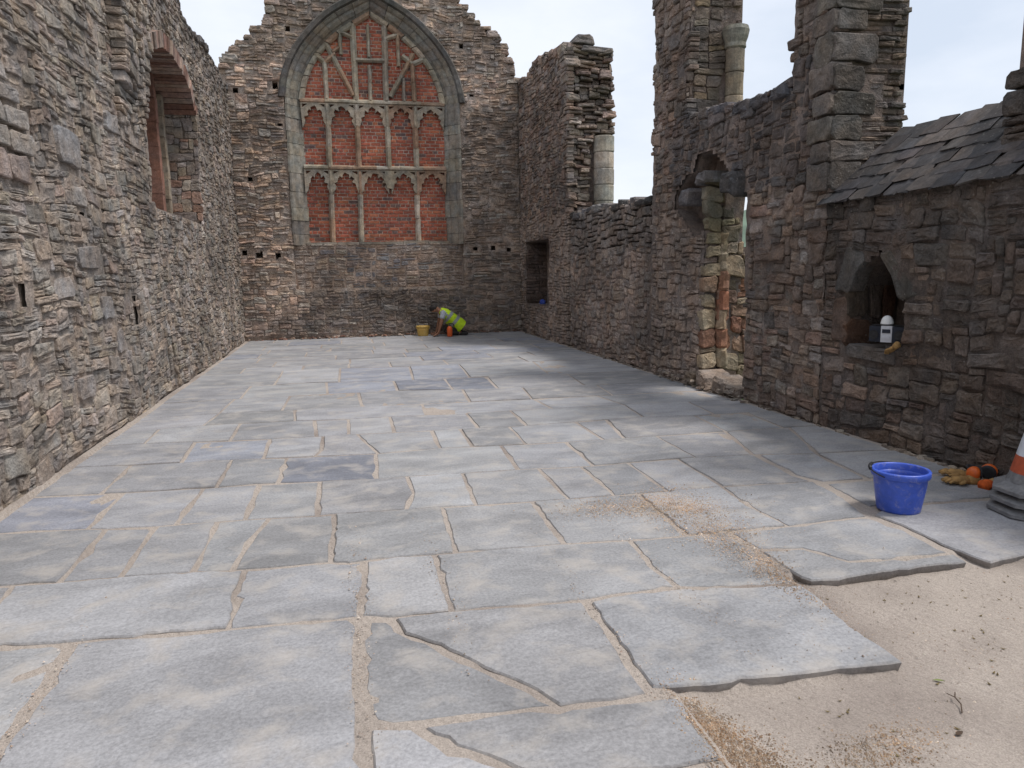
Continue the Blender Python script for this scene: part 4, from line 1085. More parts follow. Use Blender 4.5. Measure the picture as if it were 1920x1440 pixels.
for k, (x, z, hd) in enumerate(bricks):
    me = rb.choice(protos[27:] if hd else protos[:27])
    pos = FE.p(x, z, -0.325 + rb.uniform(-0.006, 0.006)) - we.loc
    if k < 300:
        o = bpy.data.objects.new('brick', me)
        o.location = pos
        o.rotation_euler = (0, rb.uniform(-0.012, 0.012), rb.uniform(-0.02, 0.02))
        o.parent = we.root
        COL.objects.link(o)
    else:
        b = len(V)
        V += [Vector(v.co) + pos for v in me.vertices]
        F += [[b + i for i in p.vertices] for p in me.polygons]
        c = me.color_attributes['tone'].data[0].color
        T += [(c[0], c[1], c[2])] * len(me.vertices)
tag(add_mesh('brickwork', V, F, M_BRICK, we.root, T), kind='stuff')
# tracery
TR = lambda: palette([((0.34, 0.295, 0.225), 4), ((0.38, 0.33, 0.26), 2), ((0.33, 0.225, 0.155), 2)], rj, 0.85, 1.12)
def bar(name, p0, p1, w=0.125, d=0.11, front=-0.20, parts=1, wob=0.006):
    """a moulded stone bar between two points of the window, in short lengths"""
    p0, p1 = Vector(p0), Vector(p1)
    n = max(1, parts)
    ax = (p1 - p0).normalized(); sd = Vector((-ax.y, ax.x))
    for k in range(n):
        a = p0 + (p1 - p0) * (k / n); b = p0 + (p1 - p0) * ((k + 1) / n) - ax * 0.004
        mb = MB()
        prof = [(-0.5, -d), (-0.5, -0.06), (-0.22, -0.02), (-0.18, 0.0), (0.18, 0.0), (0.22, -0.02), (0.5, -0.06), (0.5, -d)]
        o = rj.uniform(-wob, wob)
        for q in (a, (a + b) / 2 + sd * rj.uniform(-wob, wob), b):
            ww = w * rj.uniform(0.9, 1.08)
            for s, dp in prof:
                e = q + sd * (s * ww + o)
                mb.v.append(FE.p(e.x, e.y, front + dp + o) - we.loc)
        m_ = len(prof)
        for r_ in range(2):
            for i in range(m_ - 1): mb.f.append([r_ * m_ + i, (r_ + 1) * m_ + i, (r_ + 1) * m_ + i + 1, r_ * m_ + i + 1])
        mb.f.append(list(range(m_))); mb.f.append([2 * m_ + i for i in range(m_)][::-1])
        mb.build(name, M_DRESSED, we.root, TR())
MX = [-0.12, 0.53, 1.21, 1.85]
T1, T2 = 3.86, 5.31
for i, x in enumerate(MX):
    bar('mullion', (x, T1), (x, T2 - 0.06), parts=3)
    if i != 2: bar('mullion', (x - 0.02, Z_SILL + 0.06), (x, T1 - 0.06), parts=3, wob=0.012)
for zt in (T1, T2): bar('transom', (WC - 1.62, zt), (WC + 1.62, zt), w=0.125, parts=6, wob=0.004)
XS = [WC - 1.62] + MX + [WC + 1.62]
HALF = [(1.0, -0.62), (0.80, -0.52), (0.70, -0.42), (0.74, -0.34), (0.52, -0.30), (0.58, -0.22), (0.42, -0.15), (0.24, -0.20), (0.22, -0.11), (0.0, -0.06)]
for zt in (T1, T2):
    for i in range(5):
        xa, xb = XS[i], XS[i + 1]
        c, hw = (xa + xb) / 2, (xb - xa) / 2
        jt = [(rj.uniform(-0.02, 0.02), rj.uniform(-0.015, 0.015)) for _ in HALF]
        op = [(c - s * (hw - 0.01) * (0.97 if s == 1.0 else 1) + a, zt - 0.05 + v * 0.86 + b) for (s, v), (a, b) in zip(HALF, jt)]
        op2 = [(c + s * (hw - 0.01) * (0.97 if s == 1.0 else 1) + a, zt - 0.05 + v * 0.86 + b) for (s, v), (a, b) in zip(HALF, jt)][::-1]
        outline = [(xa + 0.001, zt - 0.045)] + op + op2[1:] + [(xb - 0.001, zt - 0.045)]
        holes = []
        for s in (-1, 1):
            holes.append([(c + s * hw * 0.86, zt - 0.075), (c + s * hw * 0.45, zt - 0.075), (c + s * hw * 0.84, zt - 0.15)])
        mb = MB()
        prism(mb, FE, outline, holes, -0.225, -0.315, True)
        mb.v = [v - we.loc for v in mb.v]
        mb.build('tracery_head', M_DRESSED, we.root, TR())
# stump of the lost lower mullion
mb = MB()
prism(mb, FE, [(1.21 - 0.14, 3.62), (1.21 - 0.06, 3.42), (1.21 + 0.05, 3.40), (1.21 + 0.13, 3.62), (1.21 + 0.1, 3.8), (1.21 - 0.1, 3.8)], [], -0.20, -0.31, True)
mb.v = [v - we.loc for v in mb.v]
mb.build('mullion_stump', M_DRESSED, we.root, TR())
for p0, p1, w in [((0.53, 5.36), (0.53, 6.98), 0.12), ((1.21, 5.36), (1.23, 6.98), 0.12), ((-0.12, 5.36), (-0.12, 6.16), 0.10), ((1.85, 5.36), (1.84, 6.2), 0.10), ((0.86, 5.36), (0.86, 6.12), 0.08), ((0.86, 6.28), (0.86, 6.98), 0.07),
                  ((0.56, 6.22), (1.20, 6.23), 0.09), ((-0.06, 6.52), (0.48, 5.45), 0.10), ((1.86, 6.40), (1.30, 5.45), 0.10), ((0.24, 6.32), (0.24, 6.82), 0.08), ((1.52, 6.12), (1.52, 6.82), 0.08), ((1.62, 5.36), (1.62, 5.86), 0.07),
                  ((-0.12, 6.14), (-0.34, 6.30), 0.10), ((-0.12, 6.14), (0.12, 6.34), 0.10), ((1.84, 6.18), (2.08, 6.30), 0.10), ((1.84, 6.18), (1.60, 6.36), 0.10), ((0.06, 6.36), (0.22, 6.46), 0.08), ((0.24, 6.80), (0.52, 6.70), 0.09), ((1.22, 6.70), (1.50, 6.80), 0.09)]:
    bar('tracery_bar', p0, p1, w=w * 1.08, d=0.10, front=-0.215, parts=2 if abs(p1[1] - p0[1]) > 0.7 else 1)
# inner rim of the arch
for side in (-1, 1):
    for k in range(8):
        ta, tb = k / 8 + 0.004, (k + 1) / 8 - 0.004
        mb = MB()
        for t in (ta, (ta + tb) / 2, tb):
            pi = arch(ARC_IN, t, side); po = arch(ARC_OUT, t, side)
            d = Vector((pi[0] - po[0], pi[1] - po[1])).normalized()
            for e, w in ((-0.03, -0.31), (-0.03, -0.23), (0.05, -0.22), (0.09, -0.27), (0.09, -0.33)): mb.v.append(FE.p(pi[0] + d.x * e, pi[1] + d.y * e, w) - we.loc)
        for r_ in range(2):
            for i in range(4):
                q = [r_ * 5 + i, r_ * 5 + i + 1, (r_ + 1) * 5 + i + 1, (r_ + 1) * 5 + i]
                mb.f.append(q if side < 0 else q[::-1])
        mb.build('tracery_rim', M_DRESSED, we.root, TR())

# ------------------------------------------------------------------ right side: far stub of wall
FR = Frame((XR, 0, 0), (0, -1, 0), (-1, 0, 0))      # u = -y
def yz(P): return [(-a, b) for a, b in P]
RCOL = [((0.293, 0.230, 0.188), 5), ((0.262, 0.221, 0.191), 4), ((0.314, 0.235, 0.186), 3), ((0.272, 0.200, 0.164), 2), ((0.207, 0.176, 0.156), 2)]
wa = Wall('ruined_wall', 'tall stub of rubble wall with a torn end and a square recess near the gable', (XR, 15.2, 0))
rg = random.Random(31)
top_a = ragged([(17.15, 5.85), (16.46, 5.70), (15.75, 5.92), (14.5, 5.72), (13.8, 5.66), (13.36, 5.52)], rg, 0.25, 0.05)
out_a = yz([(13.36, -0.2), (17.15, -0.2)] + top_a)
REC_A = yz([(14.82, 0.74), (16.62, 0.74), (16.62, 2.08), (14.82, 2.08)])
REC_AX = yz([(14.78, 0.70), (16.66, 0.70), (16.66, 2.12), (14.78, 2.12)])
core_a = [(a, b - 0.08 if b > 3 else b) for a, b in out_a]
core_a = [(min(a, -13.56), b) for a, b in core_a]
wa.core([(FR, core_a, [REC_AX], -0.05, -0.50, False), (FR, core_a, [], -0.50, -0.88, True)], M_MORTAR_R)
wa.skin(FR, -17.15, -13.42, 0.0, 5.9, lambda u, v: pip((u, v), core_a) and not pip((u, v), REC_AX), M_MORTAR_R, 0.055, base=-0.024, wave_amp=0.03)
def tone_a(u, v, rng):
    c = palette(RCOL, rng, 0.75, 1.28)
    if v < 2.6: c = mixcol(c, (0.37, 0.30, 0.25), 0.5)
    return c
def in_a(u, v): return pip((u, v), out_a) and not pip((u, v), REC_AX)
wa.field(FR, -17.15, -13.36, 0.0, 6.0, in_a, 0.078, 0.058, SZ_MID, tone_a, jit=0.022, depth=0.13, gap=0.006, bev=0.02, tilt=0.14, wave_amp=0.03, warp=0.7)
FA = Frame((0, 13.38, 0), (1, 0, 0), (0, -1, 0))
def in_ae(u, v):
    return 2.42 < v < 5.62 - 0.12 * (u - 4.24) and not (u > 4.76 and v < 3.95)
wa.field(FA, 4.25, 5.16, 2.4, 5.7, in_ae, 0.085, 0.065, [(2, 1, 4), (3, 1, 5), (4, 1, 4), (3, 2, 2), (2, 2, 2)], lambda u, v, r: palette(RCOL + [((0.30, 0.25, 0.205), 4)], r, 0.75, 1.35), front=-0.03, jit=0.15, depth=0.30, gap=0.005, bev=0.03, tilt=0.3, warp=0.9)
for qd in ([(4.34, 5.56), (4.78, 5.53), (4.74, 5.75), (4.42, 5.72)], [(4.5, 5.44), (5.14, 5.38), (5.12, 5.52), (4.54, 5.56)]):
    wa.put(FA, qd, 0.05, 0.4, (0.16, 0.145, 0.135), gap=0.004, bev=0.03, tilt=0.1, big=True)
# inner faces of the square recess
FRJ = Frame((0, 16.60, 0), (1, 0, 0), (0, -1, 0))
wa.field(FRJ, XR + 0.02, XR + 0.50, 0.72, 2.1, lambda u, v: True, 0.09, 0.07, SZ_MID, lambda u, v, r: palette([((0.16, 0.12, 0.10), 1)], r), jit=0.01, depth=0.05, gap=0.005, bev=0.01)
capstones(wa, FR, yz(top_a), lambda u, v, r: palette(RCOL, r))
wa.finish()
# the white-crusted round shaft on the torn end
def shaft(w, c, r, z0, z1, tone, n=5, mat=None):
    z = z0
    hgt = (z1 - z0) / n
    for k in range(n):
        mb = MB()
        rr = r * R0.uniform(0.96, 1.04)
        mb.lathe([(rr * 0.97, z + 0.004), (rr, z + 0.02), (rr * R0.uniform(0.97, 1.02), z + hgt * 0.5), (rr, z + hgt - 0.02), (rr * 0.97, z + hgt - 0.004)], 18, (c[0] - w.loc.x, c[1] - w.loc.y, -w.loc.z), close_top=True)
        mb.build('shaft_drum', mat or M_DRESSED, w.root, palette([(tone, 1)], R0, 0.85, 1.15), smooth=False)
        z += hgt
M_LICHEN = masonry('lichened_shaft', bump=0.6, dist=0.012, fleck=1.0, stain=0.4, scale=1.2)
shaft(wa, (4.97, 13.40), 0.19, 2.45, 3.95, (0.33, 0.30, 0.25), 5, M_LICHEN)

# ------------------------------------------------------------------ low blocking wall
wb = Wall('low_wall', 'low dark-topped rubble wall closing the gap between two tall ruins', (XR + 0.03, 11.5, 0))
FRB = Frame((XR + 0.03, 0, 0), (0, -1, 0), (-1, 0, 0))
rg = random.Random(41)
out_b = yz([(9.62, -0.2), (13.34, -0.2)] + ragged([(13.34, 2.52), (12.0, 2.53), (10.77, 2.49), (9.62, 2.47)], rg, 0.25, 0.035))
core_b = [(a, b - 0.07 if b > 2 else b) for a, b in out_b]
wb.core([(FRB, core_b, [], -0.055, -0.62, True)], masonry('mortar_black_top', bump=1.0, dist=0.03, fleck=0.1, tone=(0.07, 0.058, 0.052), scale=1.5))
wb.skin(FRB, -13.34, -9.62, 0.0, 1.8, lambda u, v: True, M_MORTAR_R, 0.06, base=-0.02, wave_amp=0.03)
def tone_b(u, v, rng):
    c = mixcol(palette(RCOL, rng, 0.8, 1.3), (0.34, 0.29, 0.25), 0.3)
    if v > 1.75: c = mixcol(c, (0.14, 0.135, 0.13), 0.4)
    return c
wb.field(FRB, -13.34, -9.62, 0.0, 2.62, lambda u, v: pip((u, v), out_b), 0.085, 0.072, [(1, 1, 3), (2, 1, 5), (3, 1, 4), (2, 2, 5), (3, 2, 3), (1, 2, 1.5), (4, 2, 1)], tone_b, jit=0.02, depth=0.12, gap=0.011, bev=0.028, tilt=0.12, wave_amp=0.03, warp=0.7)
capstones(wb, FRB, yz([(13.2, 2.50), (12.0, 2.52), (10.77, 2.48), (9.7, 2.46)]), lambda u, v, r: palette([((0.13, 0.12, 0.115), 1)], r))
wb.finish()

# ------------------------------------------------------------------ doorway wall with two tall piers
wc = Wall('ruined_wall', 'rubble wall with a broken doorway between two tall window piers', (XR, 7.7, 0))
rg = random.Random(51)
sill = [(6.44, 3.17), (6.76, 3.18), (7.26, 3.21), (7.8, 3.26), (8.35, 3.30), (8.52, 3.34)]
DOOR = yz([(7.06, -0.25), (8.04, -0.25), (8.04, 2.0), (8.0, 2.35), (7.86, 2.56), (7.6, 2.5), (7.35, 2.34), (7.14, 2.2)])
GAPE = yz([(7.06, -0.25), (8.16, -0.25), (8.10, 0.4), (8.06, 1.9), (8.30, 1.82), (8.52, 2.0), (8.84, 2.22), (8.86, 2.40), (8.55, 2.56), (8.30, 2.62), (8.22, 2.78), (7.92, 2.82), (7.6, 2.60), (7.35, 2.40), (7.12, 2.24)])
low_c = yz([(5.78, -0.2), (9.60, -0.2)] + [(9.60, 3.34), (8.52, 3.34)] + sill[::-1] + [(5.78, 3.17)])
# a hole that reaches the foot of the wall is part of the outline
def with_notch(outline_yz, notch):
    return notch
O1 = yz([(5.78, -0.2), (7.06, -0.2), (7.12, 2.24), (7.35, 2.40), (7.6, 2.60), (7.92, 2.82), (8.22, 2.78), (8.30, 2.62), (8.55, 2.56), (8.86, 2.40), (8.84, 2.22), (8.52, 2.0), (8.30, 1.82), (8.06, 1.9), (8.10, 0.4), (8.16, -0.2), (9.60, -0.2), (9.60, 3.34), (8.52, 3.28), (8.35, 3.24), (7.8, 3.20), (7.26, 3.15), (6.76, 3.12), (6.44, 3.11), (5.78, 3.11)])
O2 = yz([(5.78, -0.2), (7.06, -0.2), (7.12, 2.2), (7.35, 2.34), (7.6, 2.5), (7.86, 2.56), (8.0, 2.35), (8.05, 2.0), (8.05, -0.2), (9.60, -0.2), (9.60, 3.34), (8.52, 3.28), (8.35, 3.24), (7.8, 3.20), (7.26, 3.15), (6.76, 3.12), (6.44, 3.11), (5.78, 3.11)])
P1 = yz([(8.56, 3.25), (9.56, 3.25), (9.56, 5.7), (8.56, 5.7)])
P2 = yz([(5.80, 3.0), (6.40, 3.0), (6.40, 5.7), (5.80, 5.7)])
P2L = yz([(5.80, -0.2), (6.40, -0.2), (6.40, 3.05), (5.80, 3.05)])
wc.core([(FR, yz([(8.08, -0.2), (8.6, -0.2), (8.6, 1.7), (8.08, 1.7)]), [], -0.531, -0.64, True), (FR, O1, [], -0.05, -0.28, False), (FR, O2, [], -0.28, -0.53, True), (FR, P1, [], -0.05, -0.74, True), (FR, P2, [], -0.05, -0.76, True), (FR, P2L, [], -0.531, -0.76, True)], M_MORTAR_R)
ED1 = lambda z: 9.62 + 0.06 * noise.noise((z * 1.3, 1.5, 0)) + (0.05 if 3.9 < z < 4.3 else 0)
def in_c(u, v):
    y = -u
    if pip((u, v), GAPE): return False
    if v < 3.1: return 5.76 < y < 9.62
    if y > 8.50: return y < ED1(v)
    if y > 6.44:
        for (a, za), (b, zb) in zip(sill, sill[1:]):
            if a <= y <= b: return v < za + (zb - za) * (y - a) / (b - a) + 0.03
        return v < 3.3
    return y < 6.44 + 0.05 * noise.noise((v * 2.0, 8, 0)) + (0.10 if v < 3.35 else 0)
wc.skin(FR, -9.6, -5.78, 0.0, 5.3, lambda u, v: pip((u, v), O1) or pip((u, v), P1) or pip((u, v), P2), M_MORTAR_R, 0.05, base=-0.02, wave_amp=0.04)
def tone_c(u, v, rng):
    y = -u
    c = palette(RCOL, rng, 0.75, 1.3)
    if 2.25 < v < 3.4 and y < 8.9: c = mixcol(c, (0.085, 0.085, 0.092), 0.6)
    if v < 2.2 and y > 8.0: c = mixcol(c, (0.38, 0.31, 0.26), 0.55)
    if v > 3.4: c = mixcol(c, (0.15, 0.125, 0.105), 0.3)
    if y < 7.2: c = tuple(0.78 * x for x in c)
    if y < 7.2 and v < 2.2 and rng.random() < 0.12: c = palette([((0.27, 0.235, 0.21), 1)], rng)
    return c
SZ_BLOCK = [(1, 1, 2), (2, 1, 4), (3, 1, 4), (2, 2, 5), (3, 2, 5), (4, 2, 3), (3, 3, 1.6), (4, 3, 1.2), (2, 3, 1)]
wc.field(FR, -9.66, -5.76, 0.0, 5.4, in_c, 0.078, 0.058, SZ_BLOCK, tone_c, jit=0.024, depth=0.13, gap=0.007, bev=0.024, tilt=0.14, wave_amp=0.04, warp=0.7)
# near face of the first pier: rubble, ashlar, then the round shaft of the window jamb
FP1 = Frame((0, 8.52, 0), (1, 0, 0), (0, -1, 0))
wc.field(FP1, 4.25, 4.34, 3.3, 5.6, lambda u, v: True, 0.05, 0.06, [(2, 1, 3), (2, 2, 2), (1, 1, 2)], lambda u, v, r: palette(RCOL, r), front=-0.03, jit=0.03, depth=0.10)
wc.field(FP1, 4.34, 4.72, 3.3, 5.6, lambda u, v: True, 0.095, 0.075, [(4, 1, 3), (2, 2, 3), (4, 2, 2), (2, 1, 2)], lambda u, v, r: palette([((0.20, 0.165, 0.13), 3), ((0.17, 0.145, 0.125), 3), ((0.25, 0.195, 0.13), 1 if v > 3.7 else 6)], r), front=-0.01, jit=0.012, depth=0.10, gap=0.005, bev=0.012, tilt=0.05)
wc.field(FP1, 4.72, 4.98, 4.36, 5.6, lambda u, v: True, 0.065, 0.07, [(2, 1, 3), (3, 1, 3)], lambda u, v, r: palette(RCOL, r), front=-0.02, jit=0.05, depth=0.14, tilt=0.15)
# near face of the second pier: big quoins and thin courses
FP2 = Frame((0, 5.76, 0), (1, 0, 0), (0, -1, 0))
z = 2.12
k = 0
while z < 4.6:
    h_ = wc.rng.uniform(0.17, 0.30)
    w_ = 0.44 if k % 2 else 0.30
    wc.put(FP2, [(4.235, z), (4.24 + w_, z + 0.01), (4.24 + w_, z + h_), (4.235, z + h_)], 0.02, 0.2, palette([((0.12, 0.107, 0.093), 1)], wc.rng, 0.8, 1.25), gap=0.003, bev=0.010, tilt=0.02, big=True)
    wc.put(FR, [(-6.06 + 0.06 * (k % 2), z), (-5.75, z), (-5.75, z + h_), (-6.06 + 0.06 * (k % 2), z + h_)], 0.028, 0.2, palette([((0.15, 0.132, 0.115), 1)], wc.rng, 0.8, 1.25), gap=0.003, bev=0.010, tilt=0.02, big=True)
    wc.field(FP2, 4.24 + w_, 4.96 + 0.04 * (k % 2), z, z + h_, lambda u, v: True, 0.075, 0.045, [(3, 1, 3), (4, 1, 2), (2, 1, 2), (5, 1, 1)], lambda u, v, r: palette([((0.22, 0.175, 0.14), 3), ((0.17, 0.15, 0.135), 3)], r, 0.75, 1.3), front=-0.01, jit=0.035, depth=0.15, gap=0.004, bev=0.014, tilt=0.15)
    z += h_
    k += 1
# far jamb of the doorway: dressed stones, many burnt orange
FD = Frame((0, 8.03, 0), (1, 0, 0), (0, -1, 0))
def tone_d(u, v, rng):
    if 0.35 < v < 1.35 and rng.random() < 0.7: return palette([((0.30, 0.165, 0.11), 2), ((0.29, 0.20, 0.145), 2)], rng, 0.8, 1.15)
    if v > 1.75: return palette([((0.20, 0.175, 0.115), 2), ((0.15, 0.135, 0.10), 1)], rng, 0.8, 1.2)
    return palette([((0.36, 0.29, 0.20), 3), ((0.30, 0.235, 0.17), 2), ((0.27, 0.21, 0.17), 2)], rng, 0.8, 1.15)
wc.field(FD, 4.27, 4.92, 0.0, 2.45, lambda u, v: u < (4.92 if v < 1.66 else 4.79), 0.1, 0.08, [(2, 2, 4), (3, 2, 4), (2, 1, 2), (3, 3, 1.5), (2, 3, 1.5)], tone_d, front=0.0, jit=0.035, depth=0.12, gap=0.005, bev=0.02, tilt=0.12, warp=0.6)
FC0 = Frame((XR - 0.02, 0, 0), (0, -1, 0), (-1, 0, 0))
capstones(wc, FR, yz([(6.5, 3.16), (7.26, 3.20), (7.8, 3.25), (8.45, 3.31)]), lambda u, v, r: palette([((0.11, 0.105, 0.108), 1)], r), over=0.02)
for qd, fo in (([(-8.05, 0.0), (-7.72, 0.0), (-7.78, 0.20), (-8.02, 0.24)], 0.05), ([(-8.35, 0.0), (-8.07, 0.0), (-8.05, 0.2), (-8.32, 0.16)], 0.07), ([(-7.70, 0.0), (-7.42, 0.0), (-7.45, 0.16), (-7.70, 0.19)], 0.02), ([(-7.42, 0.0), (-7.12, 0.0), (-7.14, 0.12), (-7.42, 0.15)], 0.0), ([(-8.62, 2.22), (-8.34, 2.2), (-8.32, 2.42), (-8.58, 2.44)], 0.05), ([(-7.52, 2.28), (-7.22, 2.2), (-7.15, 2.46), (-7.5, 2.5)], 0.08), ([(-8.2, 2.44), (-7.92, 2.46), (-7.95, 2.6), (-8.2, 2.58)], 0.03)):
    wc.put(FC0, qd, fo, 0.35, palette([((0.25, 0.205, 0.165), 1)] if qd[0][1] < 1 else [((0.125, 0.12, 0.12), 1)], wc.rng), gap=0.004, bev=0.05, tilt=0.15, big=True)
wc.finish()
shaft(wc, (4.86, 8.50), 0.115, 3.28, 4.10, (0.33, 0.285, 0.215), 3)
mb = MB()
mb.lathe([(0.11, 4.10), (0.13, 4.12), (0.125, 4.17), (0.15, 4.24), (0.165, 4.31), (0.15, 4.36)], 18, (4.86 - wc.loc.x, 8.50 - wc.loc.y, 0), close_top=True)
mb.build('capital', M_DRESSED, wc.root, (0.30, 0.29, 0.24))
for k_, tc in enumerate(((0.36, 0.29, 0.20), (0.33, 0.17, 0.11), (0.34, 0.25, 0.17), (0.35, 0.165, 0.105), (0.33, 0.19, 0.13), (0.34, 0.28, 0.20), (0.27, 0.225, 0.15))):
    z_ = 0.24 + 0.235 * k_
    mb = MB()
    jx, jy = R0.uniform(-0.015, 0.015), R0.uniform(-0.02, 0.02)
    mb.lathe([(0.070 + R0.uniform(-0.008, 0.008), z_ + 0.003), (0.078, z_ + 0.03), (0.074 + R0.uniform(-0.012, 0.008), z_ + 0.12), (0.078, z_ + 0.20), (0.070, z_ + 0.232)], 9, (4.53 + jx - wc.loc.x, 8.06 + jy - wc.loc.y, 0), close_top=True)
    mb.v = [v + Vector((R0.uniform(-0.012, 0.012), R0.uniform(-0.012, 0.012), 0)) for v in mb.v]
    mb.build('door_shaft_drum', M_DRESSED, wc.root, tc)

# ------------------------------------------------------------------ near right wall with niche and slated ledge
wf = Wall('niche_wall', 'dark rubble wall with a small pointed niche and a sloping slate ledge on top', (XR, 4, 0))
NICHE = yz([(4.84, 0.83), (5.40, 0.81), (5.41, 1.20), (5.30, 1.38), (5.07, 1.52), (4.94, 1.40), (4.84, 1.20)])
NICHEX = yz([(4.80, 0.79), (5.44, 0.77), (5.45, 1.22), (5.33, 1.42), (5.07, 1.57), (4.90, 1.43), (4.80, 1.22)])
out_f = yz([(-2.0, -0.2), (5.76, -0.2), (5.76, 2.06), (-2.0, 2.0)])
core_f = [(a, min(b, 2.02)) for a, b in out_f]
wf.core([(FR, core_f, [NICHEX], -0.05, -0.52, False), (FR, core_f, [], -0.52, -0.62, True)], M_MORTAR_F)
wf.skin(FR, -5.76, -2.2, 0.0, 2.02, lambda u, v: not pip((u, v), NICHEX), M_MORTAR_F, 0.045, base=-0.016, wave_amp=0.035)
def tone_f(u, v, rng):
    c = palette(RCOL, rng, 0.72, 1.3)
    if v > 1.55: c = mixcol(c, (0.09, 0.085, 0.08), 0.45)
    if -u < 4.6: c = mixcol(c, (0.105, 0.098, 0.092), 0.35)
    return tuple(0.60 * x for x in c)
niche_stones = [[(-5.60, 1.20), (-5.42, 1.20), (-5.20, 1.55), (-5.46, 1.60)], [(-4.95, 1.60), (-5.06, 1.56), (-4.82, 1.18), (-4.60, 1.24)], [(-5.62, 0.80), (-5.43, 0.80), (-5.43, 1.18), (-5.60, 1.18)], [(-5.4, 0.66), (-4.84, 0.66), (-4.84, 0.79), (-5.4, 0.78)]]
def in_f(u, v):
    if pip((u, v), NICHEX) or any(pip((u, v), q) for q in niche_stones): return False
    return pip((u, v), out_f)
SZ_BIG = [(1, 1, 2), (2, 1, 4), (3, 1, 3), (2, 2, 5), (3, 2, 6), (4, 2, 4), (3, 3, 3), (4, 3, 2.4), (5, 2, 1.5), (2, 3, 1.5)]
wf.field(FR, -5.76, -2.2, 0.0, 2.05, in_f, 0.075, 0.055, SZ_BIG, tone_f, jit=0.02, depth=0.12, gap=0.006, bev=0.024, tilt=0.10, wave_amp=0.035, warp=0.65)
for q, tc in zip(niche_stones, ((0.105, 0.098, 0.09), (0.105, 0.095, 0.082), (0.125, 0.09, 0.072), (0.11, 0.10, 0.093))):
    wf.put(FR, q, 0.006, 0.15, tc, gap=0.004, bev=0.015, tilt=0.04, big=True)
FN = Frame((0, 5.41, 0), (1, 0, 0), (0, -1, 0))
wf.field(FN, XR - 0.01, XR + 0.50, 0.80, 1.36, lambda u, v: True, 0.12, 0.14, [(2, 2, 2), (3, 2, 2), (1, 2, 2)], lambda u, v, r: palette([((0.10, 0.058, 0.041), 2), ((0.075, 0.058, 0.047), 2)], r), jit=0.006, depth=0.04, gap=0.003, bev=0.01, tilt=0.03)  # reveal stones toned down, the niche's inner shade put into their colour
# third pier, set back, rising out of the picture
FP3 = Frame((4.47, 0, 0), (0, -1, 0), (-1, 0, 0))
wf.core([(FP3, yz([(3.55, 2.0), (4.20, 2.0), (4.20, 5.7), (3.55, 5.7)]), [], -0.05, -0.7, True)], M_MORTAR_R, 'pier_core')
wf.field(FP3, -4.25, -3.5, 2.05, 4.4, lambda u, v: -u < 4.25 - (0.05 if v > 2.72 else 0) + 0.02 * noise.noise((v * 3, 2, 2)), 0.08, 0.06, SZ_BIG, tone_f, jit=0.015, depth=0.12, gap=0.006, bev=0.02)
wf.finish()
# ledge under the slates
mb = MB()
y0, y1 = -2.0 - wf.loc.y, 5.75 - wf.loc.y
tri = [(0.02, 2.0), (0.64, 2.0), (0.64, 2.53), (0.60, 2.53)]
for yy in (y0, y1):
    for a, b in tri: mb.v.append(Vector((a, yy, b)))
mb.f = [[0, 1, 2, 3], [7, 6, 5, 4], [0, 4, 5, 1], [1, 5, 6, 2], [2, 6, 7, 3], [3, 7, 4, 0]]
mb.build('ledge_core', M_MORTAR_R, wf.root)
S = Vector((0.60, 0, 0.545)); SL = S.length; S.normalize(); NS = Vector((-S.z, 0, S.x)); UY = Vector((0, -1, 0))
rsl = random.Random(61)
rows = 6
def slate_mesh(kind):
    w, l, th = 0.21, 0.22, 0.014
    V = []
    for zz in (0.0, th):
        for a, b in ((-w / 2, 0.0), (-w * 0.1, -0.008), (w / 2, 0.0), (w / 2, l), (-w / 2, l)):
            V.append((a + rsl.uniform(-0.018, 0.018), b + rsl.uniform(-0.022, 0.022), zz + rsl.uniform(-0.004, 0.004)))
    F = [[4, 3, 2, 1, 0], [5, 6, 7, 8, 9]] + [[i, (i + 1) % 5, 5 + (i + 1) % 5, 5 + i] for i in range(5)]
    me = bpy.data.meshes.new('slate')
    me.from_pydata(V, [], F)
    tone = palette([((0.062, 0.058, 0.060), 3), ((0.075, 0.067, 0.063), 2), ((0.095, 0.082, 0.073), 1)], rsl)
    at = me.color_attributes.new('tone', 'FLOAT_COLOR', 'POINT')
    at.data.foreach_set('color', [*tone, 1.0] * len(V))
    me.materials.append(M_SLATE)
    return me
slates = [slate_mesh(k) for k in range(12)]
for r_ in range(rows):
    y = 5.72 - (0.1 if r_ % 2 else 0)
    while y > 2.4:
        s = -0.06 + r_ * (SL / (rows - 0.6))
        o = bpy.data.objects.new('slate', rsl.choice(slates))
        sc = rsl.uniform(0.7, 1.25)
        base = Vector((XR + 0.02, y, 2.02)) + S * s + NS * (0.022 + rsl.uniform(0, 0.008))
        tl = 0.05 + rsl.uniform(-0.02, 0.03)
        Z = (NS - S * 0.0).normalized()
        Mx = Matrix((UY, S, UY.cross(S))).transposed().to_4x4()
        o.matrix_local = Matrix.Translation(base - wf.loc) @ Mx @ Matrix.Rotation(-tl, 4, 'X') @ Matrix.Rotation(rsl.uniform(-0.16, 0.16), 4, 'Z') @ Matrix.Diagonal((sc, 1.0, 1.0, 1.0))
        o.parent = wf.root
        COL.objects.link(o)
        y -= 0.205 * sc

# ------------------------------------------------------------------ loose things
def lathe_thing(mb_prof, **k): return MB().lathe(mb_prof, **k)

